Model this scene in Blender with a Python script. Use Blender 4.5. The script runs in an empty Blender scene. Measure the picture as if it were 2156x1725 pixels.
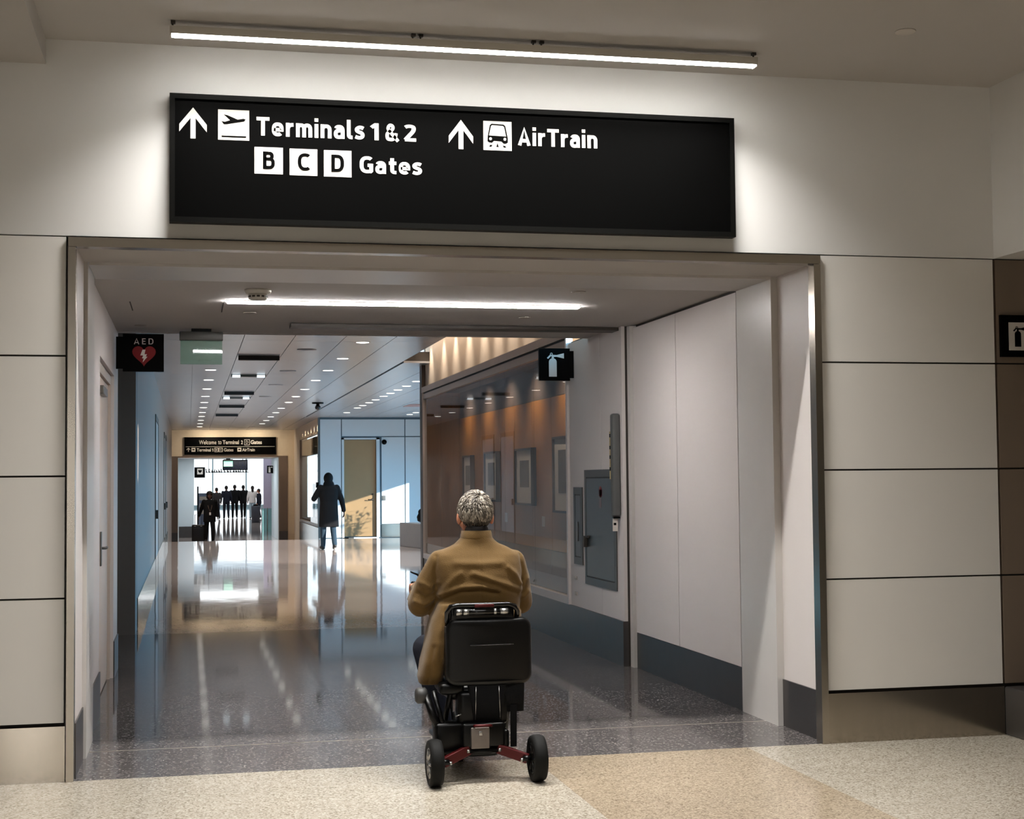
import bpy, bmesh, math, random
from mathutils import Vector, Matrix
random.seed(7)
PI = math.pi
sc = bpy.context.scene
COL = sc.collection

# ---------------------------------------------------------------- camera
FPX, YAW, PITCH, ROLL = 3125.88, 0.21461935, 0.04750759, -0.00930419
EYE = Vector((0.0, -8.145, 1.55))
def camera():
    cy, sy, cp, sp = math.cos(YAW), math.sin(YAW), math.cos(PITCH), math.sin(PITCH)
    fwd = Vector((sy*cp, cy*cp, sp)); right = Vector((cy, -sy, 0)); up = right.cross(fwd)
    c, s = math.cos(ROLL), math.sin(ROLL)
    r2, u2 = c*right + s*up, -s*right + c*up
    cam = bpy.data.cameras.new('camera'); o = bpy.data.objects.new('camera', cam); COL.objects.link(o)
    m = Matrix((r2, u2, -fwd)).transposed().to_4x4(); m.translation = EYE
    o.matrix_world = m
    cam.sensor_fit = 'HORIZONTAL'; cam.sensor_width = 36; cam.lens = FPX/2156*36
    cam.clip_start = 0.05; cam.clip_end = 400
    sc.camera = o
camera()

# ---------------------------------------------------------------- world, sun, big lights, exposure
w = bpy.data.worlds.new('sky'); sc.world = w; w.use_nodes = True
bg = w.node_tree.nodes['Background']

_N, _L = w.node_tree.nodes, w.node_tree.links
_tc = _N.new('ShaderNodeTexCoord'); _sx = _N.new('ShaderNodeSeparateXYZ'); _L.new(_tc.outputs['Generated'], _sx.inputs[0])
_cr = _N.new('ShaderNodeValToRGB')                 # clear blue sky to one side, white haze down the axis of the building
_cr.color_ramp.elements[0].position = .12; _cr.color_ramp.elements[0].color = (.17, .185, .195, 1)
_cr.color_ramp.elements[1].position = .45; _cr.color_ramp.elements[1].color = (.14, .57, .96, 1)
_L.new(_sx.outputs['X'], _cr.inputs[0]); _L.new(_cr.outputs[0], bg.inputs[0])
bg.inputs[1].default_value = 9.0
def light(name, kind, loc, energy, color=(1, 1, 1), aim=None, parent=None, **kw):
    l = bpy.data.lights.new(name, kind); l.energy = energy; l.color = color
    for k, v in kw.items(): setattr(l, k, v)
    o = bpy.data.objects.new(name, l); COL.objects.link(o)
    o.location = loc
    if parent: o.parent = parent
    if aim is not None: o.rotation_euler = Vector(aim).to_track_quat('-Z', 'Y').to_euler()
    return o
SUN_DIR = Vector((-1, .9, -.31))
light('sun', 'SUN', (12, 20, 8), 10.0, (1, .93, .84), SUN_DIR, angle=.012)
WARM = (1, .985, .965)
for k, (x, y) in enumerate([(1.2, -2.9), (1.2, -7.6), (1.2, -12.5), (-3.6, -6.0)]):
    light('hall_light', 'AREA', (x, y, 3.88), 62 if k == 0 else 100, WARM, (0, 0, -1), shape='RECTANGLE', size=3.2, size_y=1.0, spread=2.3)
for x0, y0, sx, sy, nrm in [(7.55, 23.4, 16.4, 1.95, (-1, 0, 0))]:
    p = light('window_daylight', 'AREA', (x0, y0, 1.0), 1, (1, 1, 1), nrm, shape='RECTANGLE', size=sx, size_y=sy)
    p.rotation_euler = (PI/2, 0, PI/2); p.data.cycles.is_portal = True
light('hall_light', 'AREA', (-2.38, -15.9, 1.7), 46, (1, .97, .93), (0, 1, 0), shape='RECTANGLE', size=.3, size_y=2.8)  # unseen upright lamp, added for the bright reflection in the left baseboard
p = light('end_window_daylight', 'AREA', (3, 111.5, 2.2), 1, (1, 1, 1), None, shape='RECTANGLE', size=17.5, size_y=5.0)
p.rotation_euler = (-PI/2, 0, 0); p.data.cycles.is_portal = True
sc.view_settings.view_transform = 'Standard'; sc.view_settings.look = 'None'
sc.view_settings.exposure = 0.0; sc.view_settings.gamma = 1; sc.view_settings.use_curve_mapping = False
sc.cycles.use_denoising = True
sc.cycles.max_bounces = 8; sc.cycles.diffuse_bounces = 5; sc.cycles.glossy_bounces = 4
sc.cycles.transparent_max_bounces = 12
sc.cycles.sample_clamp_indirect = 6.0; sc.cycles.blur_glossy = 0.2
sc.cycles.caustics_reflective = False; sc.cycles.caustics_refractive = False

# ---------------------------------------------------------------- materials
def lin(c):
    return tuple(((v/255)/12.92 if v/255 <= .04045 else (((v/255)+.055)/1.055)**2.4) for v in c)
def base_mat(name):
    m = bpy.data.materials.new(name); m.use_nodes = True
    nt = m.node_tree; return m, nt, nt.nodes['Principled BSDF']
def MAT(name, rgb, rough=.5, metal=0., spec=.5, nscale=14., namt=.06, bump=0., bscale=60., stretch=None, coat=0., aniso=0.):
    m, nt, b = base_mat(name); N, L = nt.nodes, nt.links
    tc = N.new('ShaderNodeTexCoord'); nz = N.new('ShaderNodeTexNoise'); nz.inputs['Scale'].default_value = nscale
    nz.inputs['Detail'].default_value = 4
    src = tc.outputs['Object']
    if stretch:
        mp = N.new('ShaderNodeMapping'); mp.inputs['Scale'].default_value = stretch
        L.new(src, mp.inputs['Vector']); src = mp.outputs['Vector']
    L.new(src, nz.inputs['Vector'])
    mx = N.new('ShaderNodeMix'); mx.data_type = 'RGBA'
    c = lin(rgb)
    mx.inputs['A'].default_value = tuple(v*(1-namt) for v in c)+(1,)
    mx.inputs['B'].default_value = tuple(min(1, v*(1+namt)) for v in c)+(1,)
    L.new(nz.outputs['Fac'], mx.inputs['Factor']); L.new(mx.outputs['Result'], b.inputs['Base Color'])
    b.inputs['Roughness'].default_value = rough; b.inputs['Metallic'].default_value = metal
    b.inputs['Specular IOR Level'].default_value = spec; b.inputs['Coat Weight'].default_value = coat
    if bump:
        n2 = N.new('ShaderNodeTexNoise'); n2.inputs['Scale'].default_value = bscale; n2.inputs['Detail'].default_value = 3
        L.new(src, n2.inputs['Vector'])
        bp = N.new('ShaderNodeBump'); bp.inputs['Strength'].default_value = bump; bp.inputs['Distance'].default_value = .01
        L.new(n2.outputs['Fac'], bp.inputs['Height']); L.new(bp.outputs['Normal'], b.inputs['Normal'])
    return m
def EMIT(name, rgb, strength):
    m, nt, b = base_mat(name)
    b.inputs['Base Color'].default_value = (.8, .8, .8, 1)
    b.inputs['Emission Color'].default_value = tuple(rgb)+(1,); b.inputs['Emission Strength'].default_value = strength
    return m
def TERRAZZO(name, rgb, dark, light_, rough=.15, scale=85., amt=.5, wave=0., coat=0.):
    m, nt, b = base_mat(name); N, L = nt.nodes, nt.links
    tc = N.new('ShaderNodeTexCoord')
    vo = N.new('ShaderNodeTexVoronoi'); vo.inputs['Scale'].default_value = scale
    L.new(tc.outputs['Object'], vo.inputs['Vector'])
    sep = N.new('ShaderNodeSeparateColor'); L.new(vo.outputs['Color'], sep.inputs['Color'])
    cr = N.new('ShaderNodeValToRGB'); cr.color_ramp.interpolation = 'CONSTANT'
    el = cr.color_ramp.elements
    base = lin(rgb); d = lin(dark); l = lin(light_)
    mid = lambda a, t: tuple(base[i]*(1-t)+a[i]*t for i in range(3))
    el[0].position = 0; el[0].color = mid(d, amt)+(1,)
    el[1].position = .16; el[1].color = mid(d, amt*.35)+(1,)
    for pos, c in ((.36, base), (.62, mid(l, amt*.35)), (.88, mid(l, amt))):
        e = el.new(pos); e.color = tuple(c)+(1,)
    L.new(sep.outputs[0], cr.inputs['Fac'])
    nz = N.new('ShaderNodeTexNoise'); nz.inputs['Scale'].default_value = 2.2; nz.inputs['Detail'].default_value = 3
    L.new(tc.outputs['Object'], nz.inputs['Vector'])
    mr = N.new('ShaderNodeMapRange'); mr.inputs['To Min'].default_value = .9; mr.inputs['To Max'].default_value = 1.1
    L.new(nz.outputs['Fac'], mr.inputs['Value'])
    mx = N.new('ShaderNodeMix'); mx.data_type = 'RGBA'; mx.blend_type = 'MULTIPLY'; mx.inputs['Factor'].default_value = 1
    L.new(cr.outputs['Color'], mx.inputs['A']); L.new(mr.outputs['Result'], mx.inputs['B'])
    L.new(mx.outputs['Result'], b.inputs['Base Color'])
    b.inputs['Specular IOR Level'].default_value = .36; b.inputs['Roughness'].default_value = rough; b.inputs['Coat Weight'].default_value = coat; b.inputs['Coat Roughness'].default_value = .05
    if wave:
        mp = N.new('ShaderNodeMapping'); mp.inputs['Scale'].default_value = (1.4, .5, 1)
        L.new(tc.outputs['Object'], mp.inputs['Vector'])
        n2 = N.new('ShaderNodeTexNoise'); n2.inputs['Scale'].default_value = 1.6; n2.inputs['Detail'].default_value = 2
        L.new(mp.outputs['Vector'], n2.inputs['Vector'])
        bp = N.new('ShaderNodeBump'); bp.inputs['Strength'].default_value = wave; bp.inputs['Distance'].default_value = .02
        L.new(n2.outputs['Fac'], bp.inputs['Height']); L.new(bp.outputs['Normal'], b.inputs['Normal'])
    return m
def GLASS(name, tint=(1, 1, 1), rough=.01, ior=1.5, body=None, bodyfac=0.):
    m = bpy.data.materials.new(name); m.use_nodes = True; nt = m.node_tree; N, L = nt.nodes, nt.links
    N.remove(N['Principled BSDF']); out = N['Material Output']
    tr = N.new('ShaderNodeBsdfTransparent'); tr.inputs[0].default_value = tuple(tint)+(1,)
    gl = N.new('ShaderNodeBsdfGlossy'); gl.inputs['Roughness'].default_value = rough
    fr = N.new('ShaderNodeFresnel'); fr.inputs['IOR'].default_value = ior
    mx = N.new('ShaderNodeMixShader')
    a = tr
    if body:
        df = N.new('ShaderNodeBsdfDiffuse'); df.inputs[0].default_value = tuple(body)+(1,)
        m2 = N.new('ShaderNodeMixShader'); m2.inputs[0].default_value = bodyfac
        L.new(tr.outputs[0], m2.inputs[1]); L.new(df.outputs[0], m2.inputs[2]); a = m2
    ge = N.new('ShaderNodeNewGeometry'); fb = N.new('ShaderNodeMath'); fb.operation = 'SUBTRACT'; fb.inputs[0].default_value = 1
    L.new(ge.outputs['Backfacing'], fb.inputs[1]); fm = N.new('ShaderNodeMath'); fm.operation = 'MULTIPLY'
    L.new(fr.outputs[0], fm.inputs[0]); L.new(fb.outputs[0], fm.inputs[1])
    L.new(fm.outputs[0], mx.inputs[0]); L.new(a.outputs[0], mx.inputs[1]); L.new(gl.outputs[0], mx.inputs[2])
    L.new(mx.outputs[0], out.inputs[0]); return m
def WOOD(name, rgb):
    return MAT(name, rgb, .38, 0, .5, 6., .16, stretch=(6, 6, .5))

grey_paint = MAT('grey_paint', (128, 126, 122), .8, 0, .3, 3., .015)
paint = MAT('white_paint', (226, 225, 223), .75, 0, .3, 3., .015)
ceil_paint = MAT('ceiling_paint', (186, 182, 178), .8, 0, .25, 3., .02)
panel = MAT('cream_panel', (232, 229, 224), .42, 0, .45, 5., .015)
panel_warm = MAT('pale_wall_panel', (214, 207, 204), .4, 0, .45, 4., .02)
joint = MAT('dark_joint', (52, 46, 40), .7)
steel = MAT('brushed_stainless', (176, 168, 156), .24, 1., .5, 30., .06, stretch=(1, 1, 30))
steel_base = MAT('stainless_baseboard', (168, 160, 148), .15, 1., .5, 4., .08, stretch=(8, 8, .6))
dark_base = MAT('dark_metal_baseboard', (86, 83, 82), .34, .7, .5, 8., .1)
grey_metal = MAT('grey_metal', (120, 122, 120), .38, .6)
ring_mat = MAT('glossy_frame', (200, 196, 192), .3, 0, .5, 6., .04)
dark_track = MAT('dark_track', (60, 55, 50), .5, .3)
black = MAT('sign_black', (4, 4, 4), .32, 0, .06, 4., .1)
black_frame = MAT('sign_frame_black', (8, 8, 7), .42, 0, .1)
white_ink = MAT('sign_white', (206, 201, 194), .55, 0, .3, 6., .015)
red_ink = MAT('sign_red', (112, 12, 18), .5, 0, .3)
lamp_emit = EMIT('lamp_diffuser', (1, .975, .92), 44)
tube_emit = EMIT('recess_diffuser', (1, .965, .945), 115)
down_emit = EMIT('downlight_lens', (1, .95, .85), 4)
white_metal = MAT('lamp_housing', (205, 200, 190), .4, .2)
terr_cream = TERRAZZO('cream_terrazzo', (181, 172, 157), (106, 92, 74), (218, 210, 196), .16, 120, .6)
terr_tan = TERRAZZO('tan_terrazzo', (168, 152, 131), (96, 78, 56), (206, 190, 164), .16, 120, .55)
terr_dark = TERRAZZO('charcoal_terrazzo', (72, 68, 68), (40, 38, 40), (176, 172, 170), .055, 105, .6, .016)
terr_dark2 = TERRAZZO('grey_terrazzo_band', (84, 80, 80), (40, 38, 40), (170, 164, 160), .12, 105, .6, .03)
terr_light = TERRAZZO('pale_terrazzo', (206, 191, 185), (110, 100, 92), (226, 218, 210), .05, 70, .35, .09, .15)
ceil_metal = MAT('ceiling_panel', (176, 176, 178), .26, .25, .6, 2., .05, stretch=(1, .3, 1))
cove_paint = MAT('cove_paint', (226, 210, 190), .7)
blue_wall = MAT('white_laminate', (202, 214, 220), .4, 0, .45, 3., .02)
tan_door = MAT('tan_door_laminate', (150, 124, 88), .45, 0, .4, 4., .06)
wood = WOOD('amber_wood', (150, 98, 42))
wood2 = WOOD('brown_wood', (150, 108, 66))
wain = MAT('grey_fabric', (134, 126, 122), .8, 0, .2, 40., .06)
case_dark = MAT('case_ceiling', (78, 64, 55), .6)
bronze = MAT('bronze_frame', (150, 128, 112), .3, .8, .5, 10., .08)
mat_board = MAT('picture_mat', (196, 186, 176), .8)
art_grey = MAT('artwork_grey', (112, 106, 104), .8, 0, .2, 9., .25)
glass = GLASS('case_glass', (.96, .96, .95), .008, 1.3)
exit_glass = GLASS('exit_sign_glass', (.78, .88, .83), .03, 1.75, lin((130, 175, 158)), .34)
green_emit = EMIT('exit_green', (.15, .9, .5), .9)
rubber = MAT('tyre_rubber', (14, 14, 13), .7, 0, .2, 30., .15)
bl_plastic = MAT('black_plastic', (6, 6, 6), .3, 0, .22, 20., .1)
bl_gloss = MAT('gloss_black', (10, 10, 10), .12, .2, .6, 20., .1)
bl_cloth = MAT('black_nylon', (9, 9, 10), .85, 0, .2, 40., .15, .2, 200)
leather = MAT('black_leatherette', (7, 7, 7), .36, 0, .3, 40., .1, .06, 220)
red_metal = MAT('red_metal', (74, 6, 10), .35, .4, .5)
silver = MAT('silver_alloy', (190, 190, 188), .25, .9)
grey_plate = MAT('grey_plate', (110, 102, 96), .5, .3, .5, 30, .15)
jacket_m = MAT('ochre_corduroy', (94, 70, 31), .8, 0, .25, 60., .1, .25, 240)
jacket_m.node_tree.nodes['Principled BSDF'].inputs['Sheen Weight'].default_value = .15
skin = MAT('skin', (190, 128, 100), .5, 0, .4, 30., .08)
skin_dark = MAT('skin_brown', (96, 62, 48), .5, 0, .4, 30., .08)
navy = MAT('navy_cloth', (30, 34, 46), .85, 0, .2, 60., .12)
blk_cloth = MAT('black_cloth', (16, 16, 18), .85, 0, .2, 60., .15)
denim = MAT('blue_denim', (44, 62, 76), .85, 0, .2, 60., .12)
pale_denim = MAT('pale_denim', (176, 200, 214), .85, 0, .2, 60., .08)
white_cloth = MAT('white_cloth', (232, 228, 226), .85, 0, .2, 60., .04)
grey_cloth = MAT('charcoal_cloth', (52, 50, 52), .85, 0, .2, 60., .12)
shoe_m = MAT('dark_shoe', (26, 24, 24), .5)
sole_m = MAT('pale_sole', (214, 208, 200), .6)
hair_dark = MAT('dark_hair', (28, 22, 20), .6, 0, .3, 80., .3)
plant_m = MAT('leaf_green', (58, 92, 48), .5, 0, .4, 20., .2)
stone = MAT('grey_stone', (140, 142, 144), .45, 0, .4, 12., .08)
lilac = MAT('lilac_paint', (190, 186, 214), .5)
teal = GLASS('teal_glass', (.75, 1, .97), .02, 1.4, (.45, .85, .82), .25)
screen_m = MAT('screen_navy', (20, 24, 52), .2, 0, .6)
luggage = MAT('luggage_black', (18, 18, 20), .5, 0, .4, 50., .15)
def hair_mat():
    m, nt, b = base_mat('grey_hair'); N, L = nt.nodes, nt.links
    at = N.new('ShaderNodeAttribute'); at.attribute_name = 'strand'
    cr = N.new('ShaderNodeValToRGB'); el = cr.color_ramp.elements
    el[0].color = lin((40, 33, 27))+(1,); el[1].color = lin((184, 175, 162))+(1,)
    e = el.new(.5); e.color = lin((104, 96, 87))+(1,)
    L.new(at.outputs['Fac'], cr.inputs['Fac']); L.new(cr.outputs['Color'], b.inputs['Base Color'])
    b.inputs['Roughness'].default_value = .42; return m
hair_grey = hair_mat()
hair_cap = MAT('hair_undercoat', (96, 84, 72), .7, 0, .3, 90., .3)

# ---------------------------------------------------------------- mesh helpers
def wloc(o):
    v = Vector((0, 0, 0))
    while o: v += o.location; o = o.parent
    return v
class MB:
    def __init__(s): s.v = []; s.f = []; s.sm = []; s.att = []
    def add(s, vs, fs, smooth=False):
        n = len(s.v); s.v += [Vector(p) for p in vs]; s.f += [tuple(i+n for i in f) for f in fs]; s.sm += [smooth]*len(fs); return s
    def box(s, a, b):
        x0, y0, z0 = [min(a[i], b[i]) for i in range(3)]; x1, y1, z1 = [max(a[i], b[i]) for i in range(3)]
        return s.add([(x0, y0, z0), (x1, y0, z0), (x1, y1, z0), (x0, y1, z0), (x0, y0, z1), (x1, y0, z1), (x1, y1, z1), (x0, y1, z1)],
                     [(0, 3, 2, 1), (4, 5, 6, 7), (0, 1, 5, 4), (1, 2, 6, 5), (2, 3, 7, 6), (3, 0, 4, 7)])
    def obox(s, c, size, rot):                      # oriented box
        R = rot if isinstance(rot, Matrix) else Matrix.Rotation(rot, 3, 'Z'); h = Vector(size)/2; t = MB().box(-h, h)
        return s.add([Vector(c)+R @ p for p in t.v], t.f)
    def rbox(s, a, b, r=.01, seg=3, xf=None):       # rounded box
        bm = bmesh.new(); bmesh.ops.create_cube(bm, size=1)
        a, b = Vector(a), Vector(b); c = (a+b)/2; d = b-a
        for v in bm.verts: v.co = Vector((v.co.x*abs(d.x), v.co.y*abs(d.y), v.co.z*abs(d.z)))+c
        bmesh.ops.bevel(bm, geom=bm.edges[:], offset=r, segments=seg, profile=.5, affect='EDGES')
        return s.bm(bm, xf, True)
    def bm(s, bm, xf=None, smooth=True):
        bm.verts.index_update(); vs = [v.co.copy() for v in bm.verts]
        if xf: vs = [xf(p) for p in vs]
        s.add(vs, [[v.index for v in f.verts] for f in bm.faces], smooth); bm.free(); return s
    def prism(s, pts, axis, a, b):                  # polygon extruded along an axis; pts are the other two coordinates in order
        n = len(pts)
        def P(p, t):
            return {'x': (t, p[0], p[1]), 'y': (p[0], t, p[1]), 'z': (p[0], p[1], t)}[axis]
        area = sum(pts[i][0]*pts[(i+1) % n][1]-pts[(i+1) % n][0]*pts[i][1] for i in range(n))
        if area < 0: pts = pts[::-1]
        vs = [P(p, a) for p in pts]+[P(p, b) for p in pts]
        F = [tuple(range(n))[::-1], tuple(range(n, 2*n))]+[(i, (i+1) % n, (i+1) % n+n, i+n) for i in range(n)]
        if (b < a) != (axis == 'y'): F = [f[::-1] for f in F]
        return s.add(vs, F)
    def ring(s, path, radii, n=10, caps=True, smooth=True, flat=None):   # swept tube along points
        path = [Vector(p) for p in path]; N = len(path); base = len(s.v)
        if not hasattr(radii, '__len__'): radii = [radii]*N
        up = Vector((0, 0, 1)); vs = []
        for i, p in enumerate(path):
            t = (path[min(i+1, N-1)]-path[max(i-1, 0)]).normalized()
            r = up if abs(t.dot(up)) < .95 else Vector((0, 1, 0))
            u = t.cross(r).normalized(); v = u.cross(t).normalized()
            for k in range(n):
                an = 2*PI*k/n; vs.append(p+radii[i]*(math.cos(an)*u+math.sin(an)*v))
        F = []
        for i in range(N-1):
            for k in range(n): F.append((i*n+k, i*n+(k+1) % n, (i+1)*n+(k+1) % n, (i+1)*n+k))
        if caps: F += [tuple(range(n))[::-1], tuple((N-1)*n+k for k in range(n))]
        return s.add(vs, F, smooth)
    def cyl(s, a, b, r, n=20): return s.ring([a, b], r, n)
    def lathe(s, prof, c, axis='z', n=32):          # prof: (radius, height)
        vs = []; c = Vector(c)
        for r, h in prof:
            for k in range(n):
                an = 2*PI*k/n; q = (r*math.cos(an), r*math.sin(an), h)
                vs.append(c+Vector({'z': q, 'x': (q[2], q[0], q[1]), 'y': (q[1], q[2], q[0])}[axis]))
        F = []
        for i in range(len(prof)-1):
            for k in range(n): F.append((i*n+k, i*n+(k+1) % n, (i+1)*n+(k+1) % n, (i+1)*n+k))
        F += [tuple(range(n))[::-1], tuple((len(prof)-1)*n+k for k in range(n))]
        return s.add(vs, F, True)
    def ell(s, c, r, n=14, m=9, R=None):
        c = Vector(c); r = r if hasattr(r, '__len__') else (r, r, r); vs = []
        for i in range(1, m):
            th = PI*i/m
            for k in range(n):
                an = 2*PI*k/n; q = Vector((r[0]*math.sin(th)*math.cos(an), r[1]*math.sin(th)*math.sin(an), r[2]*math.cos(th)))
                vs.append(c+(R @ q if R else q))
        t = Vector((0, 0, r[2])); b = -t; vs += [c+(R @ t if R else t), c+(R @ b if R else b)]
        T, B = len(vs)-2, len(vs)-1; F = []
        for i in range(m-2):
            for k in range(n): F.append((i*n+k, (i+1)*n+k, (i+1)*n+(k+1) % n, i*n+(k+1) % n))
        for k in range(n):
            F.append((T, k, (k+1) % n)); F.append((B, (m-2)*n+(k+1) % n, (m-2)*n+k))
        return s.add(vs, F, True)
    def chain(s, pts, radii):                       # tapered limb with ball joints
        for i in range(len(pts)):
            s.ell(pts[i], radii[i], 12, 8)
        for i in range(len(pts)-1): s.ring([pts[i], pts[i+1]], [radii[i], radii[i+1]], 12)
        return s
    def loft(s, rings, n=28, e=2.4):                # rings: (cx, cy, z, rx, ry)
        vs = []
        for cx, cy, z, rx, ry in rings:
            for k in range(n):
                an = 2*PI*k/n; c, q = math.cos(an), math.sin(an)
                vs.append((cx+rx*math.copysign(abs(c)**(2/e), c), cy+ry*math.copysign(abs(q)**(2/e), q), z))
        F = []
        for i in range(len(rings)-1):
            for k in range(n): F.append((i*n+k, i*n+(k+1) % n, (i+1)*n+(k+1) % n, (i+1)*n+k))
        F += [tuple(range(n))[::-1], tuple((len(rings)-1)*n+k for k in range(n))]
        return s.add(vs, F, True)
    def build(s, name, mat, parent=None, kind=None, origin=None, voxel=0, smooth_it=0, bevel=0, xf=None, fix=True):
        vs = [xf(p) for p in s.v] if xf else s.v
        off = wloc(parent) if parent else Vector((0, 0, 0))
        if not parent:
            if origin is None:
                lo = [min(p[i] for p in vs) for i in range(3)]; hi = [max(p[i] for p in vs) for i in range(3)]
                origin = ((lo[0]+hi[0])/2, (lo[1]+hi[1])/2, lo[2])
            off = Vector(origin)
        me = bpy.data.meshes.new(name)
        me.from_pydata([tuple(p-off) for p in vs], [], s.f)
        me.polygons.foreach_set('use_smooth', s.sm)
        if fix and not voxel:
            b = bmesh.new(); b.from_mesh(me); bmesh.ops.recalc_face_normals(b, faces=b.faces)
            b.to_mesh(me); b.free()
        me.update()
        if s.att:
            a = me.attributes.new('strand', 'FLOAT', 'POINT'); a.data.foreach_set('value', s.att)
        o = bpy.data.objects.new(name, me); COL.objects.link(o)
        if voxel or bevel:
            if voxel:
                md = o.modifiers.new('r', 'REMESH'); md.mode = 'VOXEL'; md.voxel_size = voxel; md.use_smooth_shade = True
                if smooth_it:
                    sm = o.modifiers.new('s', 'SMOOTH'); sm.factor = .5; sm.iterations = smooth_it
            if bevel:
                bv = o.modifiers.new('b', 'BEVEL'); bv.width = bevel; bv.segments = 2; bv.limit_method = 'ANGLE'
            dg = bpy.context.evaluated_depsgraph_get()
            m2 = bpy.data.meshes.new_from_object(o.evaluated_get(dg)); o.modifiers.clear(); o.data = m2; m2.name = name
        o.data.materials.clear(); o.data.materials.append(mat)
        if parent: o.parent = parent
        else: o.location = off
        if kind: o['kind'] = kind
        return o
def thing(name, label, cat, loc, group=None):
    o = bpy.data.objects.new(name, None); COL.objects.link(o); o.location = loc; o.empty_display_size = .1
    return tag(o, label, cat, group)
def tag(o, label, cat, group=None):
    o['label'] = label; o['category'] = cat
    if group: o['group'] = group
    return o
def struct(mb, name, mat, parent=None, **kw):
    o = mb.build(name, mat, parent, **kw)
    if not parent: o['kind'] = 'structure'
    return o
def copy_tree(o, parent=None):
    c = o.copy(); COL.objects.link(c)
    if parent: c.parent = parent
    for ch in list(o.children): copy_tree(ch, c)
    return c
def text_mb(s, x0, x1, z0, z1, Y, depth=.003, bold=.0, axis='y', extra=None):
    cu = bpy.data.curves.new('lettering', 'FONT'); cu.body = s; cu.size = 1; cu.offset = bold; cu.resolution_u = 4
    t = bpy.data.objects.new('lettering', cu); COL.objects.link(t)
    dg = bpy.context.evaluated_depsgraph_get(); dg.update()
    me = bpy.data.meshes.new_from_object(t.evaluated_get(dg))
    pts = [v.co.copy() for v in me.vertices]; F = [tuple(p.vertices) for p in me.polygons]
    bpy.data.objects.remove(t); bpy.data.curves.remove(cu); bpy.data.meshes.remove(me)
    ax, bx = min(p.x for p in pts), max(p.x for p in pts); ay, by = min(p.y for p in pts), max(p.y for p in pts)
    mb = MB()
    vs = [(x0+(p.x-ax)/(bx-ax)*(x1-x0), Y, z0+(p.y-ay)/(by-ay)*(z1-z0)) for p in pts]
    mb.add(vs, F); return mb
def sarc(cx, cy, rx, ry, a0, a1, n=14, e=2.5):
    P = []
    for k in range(n+1):
        a = math.radians(a0+(a1-a0)*k/n); c, q = math.cos(a), math.sin(a)
        P.append((cx+rx*math.copysign(abs(c)**(2/e), c), cy+ry*math.copysign(abs(q)**(2/e), q)))
    return P
def spl(P, n=6):
    P = [P[0]]+P+[P[-1]]; out = []
    for i in range(1, len(P)-2):
        for k in range(n):
            t = k/n; r = []
            for j in (0, 1):
                a, b, c, d = P[i-1][j], P[i][j], P[i+1][j], P[i+2][j]
                r.append(.5*(2*b+(c-a)*t+(2*a-5*b+4*c-d)*t*t+(3*b-a-3*c+d)*t**3))
            out.append(tuple(r))
    return out+[P[-2]]
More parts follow.
